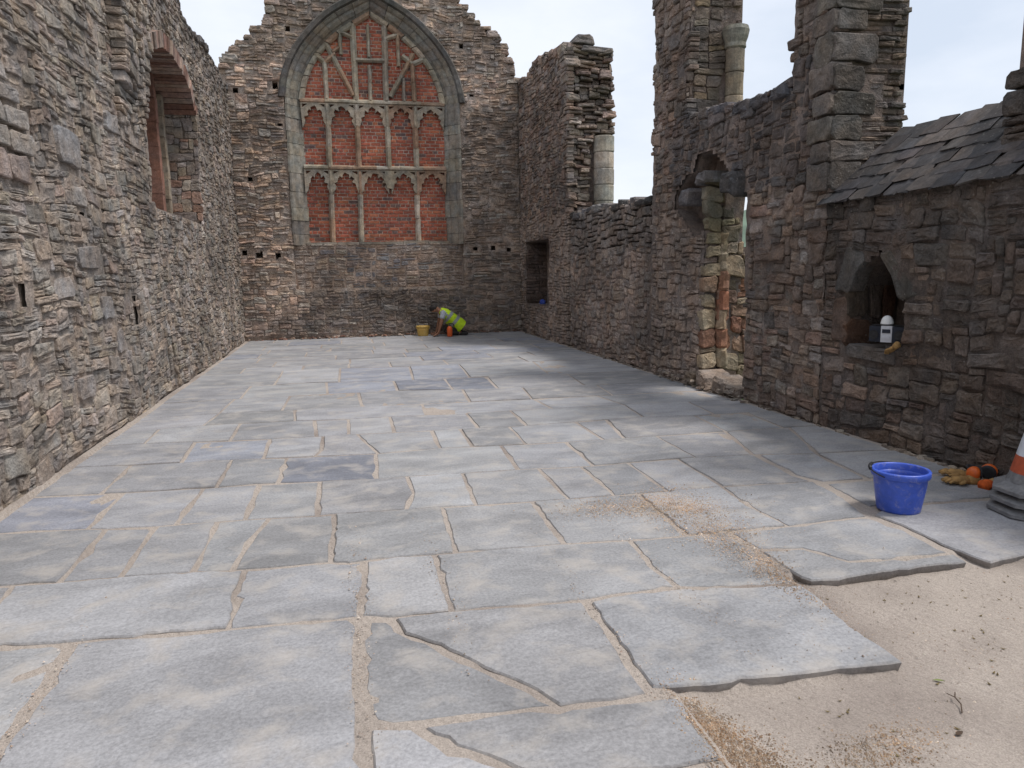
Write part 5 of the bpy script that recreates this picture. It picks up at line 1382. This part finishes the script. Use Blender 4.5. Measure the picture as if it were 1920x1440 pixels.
# ---- blue builder's bucket
M_BLUE = plain('blue_plastic', (0.045, 0.10, 0.50), rough=0.42, noise_amt=0.12, scale=30, bump=0.05, spec=0.45, dirt=(0.40, 0.38, 0.42), dirt_amt=0.5, dirt_scale=22.0)
M_BLACKP = plain('black_plastic', (0.02, 0.02, 0.022), rough=0.5, noise_amt=0.2)
M_RESIDUE = plain('dried_mortar', (0.30, 0.24, 0.19), rough=0.95, noise_amt=0.3, bump=0.6)
def bucket(name, loc, rt_, rb_, h_, mat, label, cat, rz=0.0):
    t = tag(empty(name, loc, rz), label, cat)
    w = 0.006
    mb = MB()
    mb.lathe([(rb_ - 0.012, 0.004), (rb_, 0.0), (rb_ + 0.002, 0.012), (rb_ + (rt_ - rb_) * 0.55, h_ * 0.62), (rt_ - 0.016, h_ - 0.045), (rt_ - 0.014, h_ - 0.04), (rt_ - w - 0.014, h_ - 0.04), (rt_ - w - 0.020, h_ - 0.06), (rb_ + (rt_ - rb_) * 0.5 - w, h_ * 0.55), (rb_ - w, 0.02), (0.001, 0.018)], 44)
    mb.build('body', mat, t, smooth=True)
    mb = MB()
    mb.lathe([(rt_ - 0.019, h_ - 0.042), (rt_ - 0.004, h_ - 0.040), (rt_, h_ - 0.034), (rt_ + 0.001, h_ - 0.008), (rt_ - 0.004, h_), (rt_ - 0.014, h_), (rt_ - 0.019, h_ - 0.006), (rt_ - 0.021, h_ - 0.05)], 44, close_bottom=False)
    mb.build('rim', mat, t, smooth=True)
    return t
bk = bucket('builders_bucket', (3.18, 3.52, 0.004), 0.161, 0.118, 0.248, M_BLUE, 'blue plastic bucket with mortar splashes standing on the flagstones', 'bucket')
mb = MB(); mb.lathe([(0.134, 0.125), (0.09, 0.136), (0.04, 0.12), (0.001, 0.126)], 24); mb.build('mortar_residue', M_RESIDUE, bk, smooth=True)
pts = [(0.158 * math.cos(a), 0.158 * math.sin(a) , 0.222 + 0.030 * math.sin((a - 0.35) / (math.pi - 0.0) * math.pi)) for a in [0.35 + i * (math.pi - 0.02) / 16 for i in range(17)]]
pts = [(p[0] * 1.05, p[1] * 1.05, p[2]) for p in pts]
MB().tube(pts, 0.0035, 6).build('handle', M_BLACKP, bk)
gp = [Vector(pts[i]) for i in (9, 10, 11, 12)]
MB().tube(gp, 0.011, 10).build('grip', M_BLACKP, bk, smooth=True)

# ---- traffic cones, three nested
M_CRUB = plain('grey_rubber', (0.17, 0.17, 0.175), rough=0.65, noise_amt=0.2, dirt=(0.30, 0.28, 0.26), dirt_amt=0.6, dirt_scale=14)
M_CORG = plain('cone_red_orange', (0.42, 0.085, 0.035), rough=0.55, noise_amt=0.15, dirt=(0.25, 0.2, 0.18), dirt_amt=0.35)
M_CWHT = plain('cone_reflective_white', (0.62, 0.65, 0.70), rough=0.35, noise_amt=0.08, dirt=(0.35, 0.33, 0.32), dirt_amt=0.4)
cl_lab = ['grey octagonal base of the lowest of three nested traffic cones', 'grey base of the middle one of three nested traffic cones', 'red and white traffic cone, topmost of a nested stack of three']
for k in range(3):
    zb = 0.004 + 0.062 * k
    t = tag(empty('traffic_cone', (3.905, 3.25, zb), 0.2 + 0.06 * k), cl_lab[k], 'cone', 'nested traffic cones by the right wall')
    rb_ = 0.262 - 0.006 * k
    mb = MB()
    mb.lathe([(rb_ - 0.02, 0.0), (rb_, 0.006), (rb_, 0.026), (rb_ - 0.03, 0.040), (0.185, 0.058), (0.172, 0.075)], 8)
    mb.build('base', M_CRUB, t)
    prof = lambda z: 0.165 - 0.150 * (z - 0.07) / 0.66
    for nm, za, zc, mt in (('cone_foot', 0.062, 0.115, M_CRUB), ('red_band', 0.115, 0.215, M_CORG), ('reflective_sleeve', 0.215, 0.42, M_CWHT), ('cone_tip', 0.42, 0.70, M_CORG)):
        if k < 2 and nm != 'cone_foot' and nm != 'red_band': continue
        off = -0.002 * (2 - k)
        mb = MB()
        mb.lathe([(prof(za) + off + (0.006 if nm == 'cone_foot' else 0), za), (prof((za + zc) / 2) + off, (za + zc) / 2), (prof(zc) + off, zc)], 28, close_bottom=False, close_top=(nm == 'cone_tip'))
        mb.build(nm, mt, t, smooth=True)

# ---- ear defenders and gloves
M_EAR = plain('orange_shell', (0.62, 0.12, 0.02), rough=0.45, noise_amt=0.15, dirt=(0.3, 0.18, 0.1), dirt_amt=0.4)
M_PAD = plain('dark_foam', (0.03, 0.03, 0.035), rough=0.8)
M_LEATHER = plain('tan_leather', (0.34, 0.20, 0.075), rough=0.85, noise_amt=0.35, scale=25, bump=0.5)
M_ORFAB = plain('orange_fabric', (0.60, 0.11, 0.02), rough=0.85, noise_amt=0.25, bump=0.4)
M_GREEN = plain('green_plastic', (0.05, 0.32, 0.09), rough=0.5)
ed = tag(empty('ear_defenders', (4.10, 3.84, 0.0)), 'orange cupped ear defenders lying on a heap of gloves by the wall', 'ear defenders')
for dx, dy, ang in ((-0.045, 0.0, 2.9), (0.075, 0.02, 0.5)):
    rot = Matrix.Rotation(ang, 3, 'Z') @ Matrix.Rotation(math.radians(78), 3, 'Y')
    c = (dx, dy - 0.01, 0.062)
    cup = MB().lathe([(0.042, 0.0), (0.050, 0.008), (0.048, 0.028), (0.036, 0.046), (0.016, 0.054), (0.001, 0.055)], 24, c, rot).build('cup', M_EAR, ed, smooth=True)
    MB().lathe([(0.030, -0.018), (0.044, -0.016), (0.050, -0.008), (0.047, 0.001)], 24, c, rot).build('cushion', M_PAD, cup, smooth=True)
hb = [(-0.045 + 0.12 * t, 0.03 + 0.085 * math.sin(math.pi * t), 0.066 + 0.02 * math.sin(math.pi * t)) for t in [i / 14 for i in range(15)]]
MB().tube(hb, 0.008, 8).build('headband', M_PAD, ed, smooth=True)
def glove(name, loc, rz, mat, label, cuff_mat, scale=1.0, tip=0.0):
    """a limp work glove: palm, four fingers and thumb as one soft mesh, and a cuff"""
    t = tag(empty(name, loc, rz), label, 'glove', None)
    t.scale = (scale,) * 3
    t.rotation_euler = (0, tip, rz)
    mb = MB()
    n = 10
    def tube_flat(pts, r):
        b = len(mb.v)
        mb.tube(pts, r, n)
    tube_flat([(-0.01, 0, 0.020), (0.04, 0, 0.024), (0.085, 0.0, 0.022), (0.10, 0, 0.018)], [0.032, 0.040, 0.040, 0.030])
    for i, (y, L, b) in enumerate(((-0.032, 0.060, 0.010), (-0.011, 0.072, 0.018), (0.011, 0.068, 0.014), (0.031, 0.052, 0.006))):
        tube_flat([(0.085, y, 0.020), (0.085 + L * 0.5, y * 1.15, 0.024 + b), (0.085 + L, y * 1.25, 0.014)], [0.014, 0.0135, 0.010])
    tube_flat([(0.03, 0.030, 0.020), (0.06, 0.060, 0.024), (0.085, 0.068, 0.016)], [0.017, 0.015, 0.010])
    for v in mb.v: v.z = 0.003 + max(0, v.z) * 0.75 if v.z > 0 else 0.003
    mb.build('hand_part', mat, t, smooth=True)
    MB().tube([(-0.065, 0, 0.018), (-0.03, 0, 0.020), (-0.004, 0, 0.020)], [0.040, 0.036, 0.033], 12).build('cuff', cuff_mat, t, smooth=True)
    return t
glove('work_glove', (3.985, 3.83, 0.006), 2.9, M_LEATHER, 'tan leather work glove lying flat on the slab beside the ear defenders', M_LEATHER)
glove('work_glove', (4.05, 3.72, 0.006), 0.25, M_LEATHER, 'tan work glove with bright orange cuff in front of the ear defenders', M_ORFAB)
glove('work_glove', (4.08, 3.94, 0.006), 2.2, M_LEATHER, 'tan work glove lying behind the ear defenders against the wall foot', M_LEATHER)
mb = MB()
mb.tube([(0, 0, 0.022), (0.05, 0.01, 0.026), (0.10, 0.0, 0.02), (0.13, 0.01, 0.016)], [0.018, 0.026, 0.024, 0.012], 10)
for v in mb.v: v.z = max(0.002, v.z * 0.9)
o = mb.build('orange_cloth', M_ORFAB, smooth=True); o.location = (4.02, 3.655, 0.005); o.rotation_euler = (0, 0, 0.2)
tag(o, 'crumpled bright orange cloth lying in front of the tan gloves', 'cloth')
mb = MB(); mb.box((0, 0, 0.02), (0.06, 0.05, 0.04)); mb.box((0.0, 0.0, 0.046), (0.035, 0.03, 0.014))
o = mb.build('plastic_cap', M_GREEN); o.location = (3.945, 3.56, 0.004); o.rotation_euler = (0, 0, 0.5)
tag(o, 'small green plastic block tucked beside the cone base', 'plastic block')

# ---- radio and cup in the niche
M_SILVER = plain('silver_plastic', (0.55, 0.56, 0.60), rough=0.35, noise_amt=0.05)
M_DBLUE = plain('dark_grille', (0.018, 0.022, 0.035), rough=0.6, noise_amt=0.3, scale=200, bump=0.4)
M_WHITE = plain('white_china', (0.75, 0.75, 0.74), rough=0.4, noise_amt=0.04)
ra = tag(empty('radio', (4.30, 4.985, 0.832), 0.5), 'black and silver portable stereo standing on the sill of the pointed niche', 'radio')
MB().box((0, 0, 0.068), (0.11, 0.085, 0.132)).build('body', M_SILVER, ra)
for s in (-1, 1):
    mb = MB()
    prof = [(-0.055, 0.0), (0.05, 0.0), (0.05, 0.125), (-0.055, 0.125)]
    y0_, y1_ = s * 0.044, s * 0.138
    mb.v = [Vector((x + (0.012 if abs(y) > 0.1 else 0) * (1 if x < 0 else -1), y, z + 0.003)) for y in (y0_, y1_) for x, z in prof]
    mb.f = [[0, 1, 2, 3], [7, 6, 5, 4], [0, 4, 5, 1], [1, 5, 6, 2], [2, 6, 7, 3], [3, 7, 4, 0]]
    sp = mb.build('speaker', M_DBLUE, ra)
    MB().lathe([(0.036, 0.0), (0.036, 0.004), (0.022, 0.001), (0.008, 0.004)], 20, (-0.058, s * 0.095, 0.062), Matrix.Rotation(-math.pi / 2, 3, 'Y'), close_top=True).build('cone', M_BLACKP, sp)
MB().box((-0.057, 0, 0.092), (0.006, 0.062, 0.030)).build('display', M_DBLUE, ra)
MB().box((-0.057, 0, 0.040), (0.006, 0.06, 0.02)).build('button_row', M_SILVER, ra)
MB().box((0.0, 0, 0.1375), (0.07, 0.25, 0.006)).build('carry_handle', M_BLACKP, ra)
cupt = tag(empty('paper_cup', (4.29, 5.0, 0.9775)), 'white cup turned upside down on top of the stereo in the niche', 'cup')
MB().lathe([(0.047, 0.0), (0.050, 0.004), (0.048, 0.012), (0.043, 0.035), (0.033, 0.055), (0.016, 0.067), (0.001, 0.070)], 26).build('cup_body', M_WHITE, cupt, smooth=True)
glove('work_glove', (4.205, 4.80, 0.80), 1.45, M_LEATHER, 'tan work glove hanging over the edge of the niche sill', M_LEATHER, 0.7, 0.6)

# ---- board and blue packet in the square recess
M_WOOD = plain('stained_board', (0.20, 0.085, 0.035), rough=0.8, noise_amt=0.35, scale=18, bump=0.4)
mb = MB()
rot = Matrix.Rotation(0.10, 3, 'Y')
mb.box((0, 0, 0.50), (0.03, 0.20, 1.0), rot); mb.box((-0.022, 0, 0.14), (0.014, 0.198, 0.08), rot); mb.box((-0.022, 0, 0.84), (0.014, 0.198, 0.08), rot)
o = mb.build('plank', M_WOOD); o.location = (XR + 0.30, 15.16, 0.735)
tag(o, 'reddish brown board leaning inside the square wall recess', 'board')
mb = MB(); mb.lathe([(0.07, 0.0), (0.10, 0.02), (0.09, 0.07), (0.05, 0.10), (0.01, 0.105)], 9)
for v in mb.v: v.x *= 0.7
o = mb.build('blue_sack', plain('blue_sheet', (0.02, 0.05, 0.28), rough=0.5, noise_amt=0.3)); o.location = (XR + 0.02, 15.28, 0.735)
tag(o, 'crumpled blue plastic sack on the sill of the square recess', 'sack')

# ---- yellow bucket, orange bottle
M_YEL = plain('yellow_plastic', (0.62, 0.40, 0.10), rough=0.5, noise_amt=0.15, dirt=(0.4, 0.33, 0.25), dirt_amt=0.4)
yb = bucket('builders_bucket', (1.79, 16.86, 0.003), 0.158, 0.118, 0.235, M_YEL, 'pale yellow plastic bucket on the floor beside the kneeling person', 'bucket')
MB().tube([(0.165 * math.cos(a), -0.165 * math.sin(a), 0.20 - 0.05 * math.sin(a)) for a in [i * math.pi / 12 for i in range(13)]], 0.004, 6).build('handle', M_YEL, yb)
M_ORB = plain('orange_bottle', (0.75, 0.13, 0.03), rough=0.4, noise_amt=0.08)
ob = tag(empty('pump_bottle', (2.355, 16.42, 0.003)), 'orange pump bottle with black nozzle standing by the kneeling person', 'bottle')
MB().lathe([(0.055, 0.0), (0.062, 0.01), (0.062, 0.17), (0.056, 0.205), (0.030, 0.235), (0.024, 0.24)], 24, close_top=True).build('tank', M_ORB, ob, smooth=True)
MB().lathe([(0.026, 0.238), (0.028, 0.262), (0.012, 0.268), (0.012, 0.30)], 16, close_top=True).build('cap', M_BLACKP, ob, smooth=True)
MB().tube([(0, 0, 0.295), (0.05, 0, 0.30), (0.085, 0, 0.285), (0.105, 0, 0.24), (0.11, 0, 0.20)], 0.010, 8).build('hose', M_BLACKP, ob, smooth=True)
MB().tube([(-0.055, 0, 0.285), (0.0, 0, 0.297)], 0.009, 8).build('nozzle', M_BLACKP, ob)

# ------------------------------------------------------------------ the kneeling person
M_SKIN = plain('skin', (0.30, 0.145, 0.085), rough=0.6, noise_amt=0.08)
M_HAIR = plain('dark_hair', (0.018, 0.013, 0.011), rough=0.7, noise_amt=0.4, scale=120, bump=0.6)
M_HIVIS = plain('hi_vis_yellow', (0.52, 0.72, 0.02), rough=0.75, noise_amt=0.14, scale=14, bump=0.3)
M_BAND = plain('reflective_tape', (0.30, 0.32, 0.30), rough=0.4, noise_amt=0.1)
M_TEE = plain('grey_tshirt', (0.42, 0.44, 0.48), rough=0.9, noise_amt=0.12)
M_TROU = plain('dark_trousers', (0.035, 0.03, 0.028), rough=0.9, noise_amt=0.3)
def skin_body(name, P, E_, R_, mat, parent, root=0, levels=2):
    me = bpy.data.meshes.new(name)
    me.from_pydata(P, E_, [])
    o = bpy.data.objects.new(name, me)
    COL.objects.link(o)
    md = o.modifiers.new('skin', 'SKIN'); md.use_smooth_shade = True
    sub = o.modifiers.new('sub', 'SUBSURF'); sub.levels = levels; sub.render_levels = levels
    for i, r in enumerate(R_):
        r2 = r if isinstance(r, tuple) else (r, r)
        me.skin_vertices[0].data[i].radius = r2
        me.skin_vertices[0].data[i].use_root = (i == root)
    bpy.context.view_layer.update()
    dg = bpy.context.evaluated_depsgraph_get()
    new = bpy.data.meshes.new_from_object(o.evaluated_get(dg))
    new.name = name
    bpy.data.objects.remove(o)
    new.materials.clear(); new.materials.append(mat)
    ob_ = bpy.data.objects.new(name, new)
    COL.objects.link(ob_)
    ob_.parent = parent
    return ob_
pr = tag(empty('person', (2.34, 16.72, 0.0)), 'person kneeling bent forward in a yellow hi-vis vest, working at the floor edge', 'person')
P, E_, R_ = [], [], []
def jt(p, r, to=None):
    P.append(p); R_.append(r)
    if to is not None: E_.append((to, len(P) - 1))
    return len(P) - 1
pel = jt((0.24, 0, 0.24), 0.110)
wai = jt((0.13, 0, 0.36), 0.115, pel)
che = jt((-0.02, 0, 0.49), 0.12, wai)
ucp = jt((-0.11, 0, 0.555), 0.10, che)
nek = jt((-0.19, 0, 0.60), 0.052, ucp)
hd0 = jt((-0.245, 0, 0.622), 0.078, nek)
hd1 = jt((-0.295, 0, 0.635), 0.088, hd0)
hd2 = jt((-0.345, 0, 0.625), 0.070, hd1)
chin = jt((-0.315, 0, 0.555), 0.040, hd1)
nose = jt((-0.362, 0, 0.575), 0.014, hd1)
for s in (-1, 1):
    sh = jt((-0.10, s * 0.165, 0.545), 0.058, ucp)
    el = jt((-0.165, s * 0.205, 0.30), 0.043, sh)
    wr = jt((-0.225, s * 0.175, 0.095), 0.029, el)
    pm = jt((-0.265, s * 0.165, 0.045), 0.034, wr)
    for k, (dx, dy, L) in enumerate(((-0.045, -0.030, 0.9), (-0.055, -0.010, 1.0), (-0.055, 0.010, 0.97), (-0.045, 0.028, 0.8))):
        f1 = jt((-0.265 + dx, s * 0.165 + dy, 0.034), 0.010, pm)
        jt((-0.265 + dx * (1 + 0.9 * L), s * 0.165 + dy * 1.3, 0.014), 0.008, f1)
    th = jt((-0.262, s * 0.165 - s * 0.045, 0.035), 0.011, pm)
    jt((-0.295, s * 0.165 - s * 0.065, 0.014), 0.009, th)
    hp = jt((0.22, s * 0.10, 0.17), 0.088, pel)
    kn = jt((-0.055, s * 0.135, 0.085), 0.068, hp)
    an = jt((0.30, s * 0.115, 0.062), 0.045, kn)
    jt((0.43, s * 0.115, 0.045), 0.036, an)
skin_body('body', P, E_, R_, M_SKIN, pr)
# clothes follow the same joints
P, E_, R_ = [], [], []
pel = jt((0.24, 0, 0.225), 0.115)
for s in (-1, 1):
    hp = jt((0.22, s * 0.10, 0.17), 0.100, pel)
    kn = jt((-0.055, s * 0.135, 0.09), 0.082, hp)
    an = jt((0.28, s * 0.115, 0.066), 0.060, kn)
skin_body('trousers', P, E_, R_, M_TROU, pr)
for s in (-1, 1):
    MB().tube([(0.26, s * 0.115, 0.052), (0.34, s * 0.115, 0.048), (0.42, s * 0.115, 0.044), (0.47, s * 0.115, 0.05)], [0.048, 0.050, 0.046, 0.03], 12).build('boot', M_TROU, pr, smooth=True)
P, E_, R_ = [], [], []
che = jt((0.0, 0, 0.475), 0.128)
ucp = jt((-0.11, 0, 0.555), 0.108, che)
for s in (-1, 1):
    sh = jt((-0.10, s * 0.17, 0.545), 0.072, ucp)
    jt((-0.128, s * 0.188, 0.44), 0.068, sh)
    jt((-0.140, s * 0.195, 0.395), 0.064, len(P) - 1)
skin_body('tshirt', P, E_, R_, M_TEE, pr)
# vest: a loft round the bent back
SEC = [((0.335, 0.185), 0.225, 0.175), ((0.25, 0.255), 0.225, 0.175), ((0.145, 0.35), 0.205, 0.155), ((0.03, 0.45), 0.205, 0.150), ((-0.06, 0.52), 0.195, 0.130), ((-0.125, 0.565), 0.150, 0.095), ((-0.165, 0.585), 0.095, 0.070)]
def vest_ring(t, k=1.0, n=28):
    m_ = len(SEC) - 1
    i = min(m_ - 1, int(t * m_)); f_ = t * m_ - i
    a, b = SEC[i], SEC[i + 1]
    c = (a[0][0] + (b[0][0] - a[0][0]) * f_, a[0][1] + (b[0][1] - a[0][1]) * f_)
    ry, rn = a[1] + (b[1] - a[1]) * f_, a[2] + (b[2] - a[2]) * f_
    ax = Vector((SEC[min(i + 1, m_)][0][0] - SEC[i][0][0], 0, SEC[min(i + 1, m_)][0][1] - SEC[i][0][1])).normalized()
    nn = Vector((ax.z, 0, -ax.x))
    out = []
    for q in range(n):
        an_ = 2 * math.pi * q / n
        w = 1 + 0.03 * math.sin(3 * an_ + 9 * t) + (0.10 * max(0, -math.cos(an_)) * (1 - t))
        out.append(Vector((c[0], 0, c[1])) + nn * (rn * k * w * math.cos(an_)) + Vector((0, ry * k * math.sin(an_), 0)))
    return out
def loft(ts, k):
    mb = MB()
    n = 28
    for t in ts: mb.v += vest_ring(t, k, n)
    for r_ in range(len(ts) - 1):
        for i in range(n):
            j = (i + 1) % n
            mb.f.append([r_ * n + i, r_ * n + j, (r_ + 1) * n + j, (r_ + 1) * n + i])
    return mb
vest = loft([i / 24 for i in range(25)], 1.0).build('vest', M_HIVIS, pr, smooth=True)
for ta, tb in ((0.26, 0.345), (0.46, 0.55)):
    loft([ta, (ta + tb) / 2, tb], 1.025).build('reflective_band', M_BAND, vest, smooth=True)
for s in (-1, 1):
    pts = [vest_ring(t, 1.03)[q] for t, q in ((0.50, 7 if s > 0 else 21), (0.62, 7 if s > 0 else 21), (0.74, 6 if s > 0 else 22), (0.86, 5 if s > 0 else 23))]
    mb = MB()
    for p in pts:
        mb.v += [p + Vector((-0.024, 0, -0.012)), p + Vector((0.024, s * 0.003, 0.012))]
    mb.f = [[2 * i, 2 * i + 1, 2 * i + 3, 2 * i + 2] for i in range(len(pts) - 1)]
    mb.build('shoulder_band', M_BAND, vest)
mb = MB()
nlat, nlon = 8, 16
for i in range(nlat + 1):
    ph = math.pi * 0.62 * i / nlat
    for j in range(nlon):
        th = 2 * math.pi * j / nlon
        r_ = 1 + 0.05 * noise.noise((i * 0.9, j * 0.9, 3))
        v = Vector((math.sin(ph) * math.cos(th) * 0.100 * r_, math.sin(ph) * math.sin(th) * 0.082 * r_, math.cos(ph) * 0.088 * r_))
        v = Matrix.Rotation(math.radians(-28), 3, 'Y') @ v
        mb.v.append(v + Vector((-0.302, 0, 0.640)))
for i in range(nlat):
    for j in range(nlon):
        k = (j + 1) % nlon
        mb.f.append([i * nlon + j, (i + 1) * nlon + j, (i + 1) * nlon + k, i * nlon + k])
mb.build('hair', M_HAIR, pr, smooth=True)
for s in (-1, 1):
    mb = MB(); mb.lathe([(0.004, -0.006), (0.016, -0.004), (0.018, 0.004), (0.006, 0.006)], 10, (-0.285, s * 0.084, 0.60), Matrix.Rotation(s * math.pi / 2, 3, 'X'), close_top=True)
    mb.build('ear', M_SKIN, pr, smooth=True)

# ------------------------------------------------------------------ grit, rubble and litter
rgt = random.Random(77)
def grains(name, clusters, smin, smax, mat, zf, cols):
    V, F, T = [], [], []
    for cx, cy, sx, sy, n, rot in clusters:
        for _ in range(n):
            a, b = rgt.gauss(0, sx), rgt.gauss(0, sy)
            x, y = cx + a * math.cos(rot) - b * math.sin(rot), cy + a * math.sin(rot) + b * math.cos(rot)
            s = rgt.uniform(smin, smax) * (1 if rgt.random() < 0.93 else 1.8)
            z = zf(x, y)
            k = len(V)
            an_ = rgt.uniform(0, 6.28)
            for i in range(4):
                V.append((x + s * math.cos(an_ + i * 1.57) * rgt.uniform(0.6, 1.2), y + s * math.sin(an_ + i * 1.57) * rgt.uniform(0.6, 1.2), z + s * rgt.uniform(-0.1, 0.4)))
            V.append((x + s * rgt.uniform(-0.3, 0.3), y, z + s * rgt.uniform(0.7, 1.2)))
            F += [[k, k + 1, k + 4], [k + 1, k + 2, k + 4], [k + 2, k + 3, k + 4], [k + 3, k, k + 4]]
            T += [palette(cols, rgt)] * 5
    return add_mesh(name, V, F, mat, None, T)
M_GRIT = masonry('grit', bump=0.2, dist=0.003, fleck=0.0)
def ztop(x, y): return sandz(x, y) if pip((x, y), SAND) else 0.004
GC = [((0.43, 0.305, 0.20), 4), ((0.48, 0.37, 0.27), 3), ((0.36, 0.245, 0.155), 2), ((0.56, 0.48, 0.40), 1.5)]
o = grains('gravel', [(1.72, 3.98, 0.26, 0.10, 3200, -0.15), (2.02, 3.98, 0.16, 0.16, 5200, 0), (1.98, 3.62, 0.14, 0.18, 2600, 0), (1.93, 3.25, 0.09, 0.2, 1300, 0), (1.95, 2.88, 0.06, 0.14, 1300, 0), (1.99, 2.62, 0.03, 0.12, 300, 0), (1.10, 1.95, 0.04, 0.10, 3600, 0.1), (1.13, 1.76, 0.06, 0.06, 3200, 0), (1.52, 1.70, 0.12, 0.05, 1800, 0.2)], 0.0016, 0.0038, M_GRIT, ztop, GC)
tag(o, 'brown gritty sand spilt over the flagstones and bed edge', 'gravel', kind='stuff')
o = grains('sand_grit', [(x, y, 0.03, 0.45, 260, 0) for x, y in ((0.0, 2.6), (0.0, 3.3), (-1.12, 2.5), (0.99, 2.5), (0.39, 3.2), (1.43, 3.1))] + [(-2.13, y, 0.035, 0.5, 220, 0) for y in (5, 6, 7, 8)] + [(2.6, 2.2, 0.5, 0.35, 1500, 0)], 0.0015, 0.004, M_GRIT, ztop, [((0.46, 0.40, 0.34), 3), ((0.36, 0.28, 0.22), 1)])
tag(o, 'pale loose sand grains along the joints and wall foot', 'sand', kind='stuff')
def rubble_bits(name, spots, mat, cols, smin, smax):
    V, F, T = [], [], []
    for x, y, z in spots:
        s = rgt.uniform(smin, smax)
        k = len(V)
        R_ = Matrix.Rotation(rgt.uniform(0, 6.28), 3, 'Z')
        for dz, m_ in ((-0.5, 1.0), (0.35, 0.85)):
            for a, b in ((-1, -1), (1, -1), (1, 1), (-1, 1)):
                V.append(tuple(Vector((x, y, z)) + R_ @ Vector((a * s * m_ * rgt.uniform(0.6, 1.3), b * s * m_ * 0.7 * rgt.uniform(0.6, 1.2), dz * s * rgt.uniform(0.5, 1.1)))))
        F += [[k + i for i in q] for q in ((3, 2, 1, 0), (4, 5, 6, 7), (0, 1, 5, 4), (1, 2, 6, 5), (2, 3, 7, 6), (3, 0, 4, 7))]
        T += [palette(cols, rgt)] * 8
    return add_mesh(name, V, F, mat, None, T)
spots = [(rgt.uniform(-2.1, 4.2), YE - rgt.uniform(0.0, 0.10), rgt.uniform(0.0, 0.05)) for _ in range(170)]
o = rubble_bits('rubble_chips', spots, M_STONE, [((0.30, 0.17, 0.125), 3), ((0.34, 0.27, 0.22), 3), ((0.22, 0.16, 0.13), 2)], 0.015, 0.055)
tag(o, 'reddish stone and mortar chips along the foot of the gable wall', 'rubble', kind='stuff')
spots = [(XR - rgt.uniform(0.0, 0.12), rgt.uniform(6.9, 9.2), rgt.uniform(0.0, 0.10)) for _ in range(70)] + [(XR - rgt.uniform(0.0, 0.05), rgt.uniform(2.5, 16.8), 0.004) for _ in range(150)]
o = rubble_bits('stone_chips', spots, M_STONE, [((0.32, 0.27, 0.22), 3), ((0.22, 0.18, 0.15), 2)], 0.008, 0.04)
tag(o, 'small pale stone chips along the foot of the right walls', 'rubble', kind='stuff')
# leaves and twigs on the sand
M_LEAF = plain('dry_leaf', (0.16, 0.12, 0.05), rough=0.8, noise_amt=0.3)
M_LEAFG = plain('green_leaf', (0.16, 0.20, 0.05), rough=0.7, noise_amt=0.3)
M_TWIG = plain('twig_bark', (0.07, 0.045, 0.03), rough=0.9)
V, F = [], []
for _ in range(130):
    x, y = rgt.uniform(1.4, 3.2), rgt.uniform(1.6, 2.7)
    if not pip((x, y), SAND): continue
    s = rgt.uniform(0.004, 0.012); a = rgt.uniform(0, 3.1); z = sandz(x, y) + 0.003
    k = len(V)
    for t_, w_ in ((-1, 0), (0, 0.35), (1, 0), (0, -0.35)):
        V.append((x + s * (t_ * math.cos(a) - w_ * math.sin(a)), y + s * (t_ * math.sin(a) + w_ * math.cos(a)), z + (0.004 if w_ == 0 else 0)))
    V.append((x, y, z - 0.003))
    F += [[k, k + 1, k + 2, k + 3], [k + 1, k, k + 4], [k + 2, k + 1, k + 4], [k + 3, k + 2, k + 4], [k, k + 3, k + 4]]
tag(add_mesh('leaf_litter', V, F, M_LEAF), 'scattered dry leaf crumbs and bits on the sand bed', 'litter', kind='stuff')
def leaf(x, y, L, a, mat, label):
    mb = MB()
    prof = [(-1, 0), (-0.5, 0.28), (0, 0.36), (0.5, 0.24), (1, 0)]
    for t_, w_ in prof: mb.v.append(Vector((t_ * L, w_ * L, 0.003 + 0.004 * w_)))
    for t_, w_ in prof: mb.v.append(Vector((t_ * L, 0, 0.001 + 0.006 * (1 - t_ * t_) * 0.3)))
    for t_, w_ in prof: mb.v.append(Vector((t_ * L, -w_ * L, 0.003 + 0.004 * w_)))
    for r_ in range(2):
        for i in range(4): mb.f.append([r_ * 5 + i, (r_ + 1) * 5 + i, (r_ + 1) * 5 + i + 1, r_ * 5 + i + 1])
    o = mb.build('leaf', mat); o.location = (x, y, sandz(x, y) + 0.004); o.rotation_euler = (0.1, 0.05, a)
    tag(o, label, 'leaf')
leaf(2.03, 2.00, 0.020, 2.6, M_LEAFG, 'small green leaf on the sand below the big slab corner')
leaf(1.84, 1.72, 0.022, 0.3, M_TWIG, 'curled blackish leaf lying alone on the sand')
mb = MB()
mb.tube([(0, 0, 0.004), (0.03, 0.035, 0.010), (0.045, 0.075, 0.008), (0.07, 0.10, 0.006)], 0.0022, 5); mb.tube([(0.045, 0.075, 0.008), (0.03, 0.095, 0.012)], 0.0016, 5)
o = mb.build('twig', M_TWIG); o.location = (1.93, 1.80, sandz(1.93, 1.80) + 0.002)
tag(o, 'thin forked twig lying on the sand', 'twig')
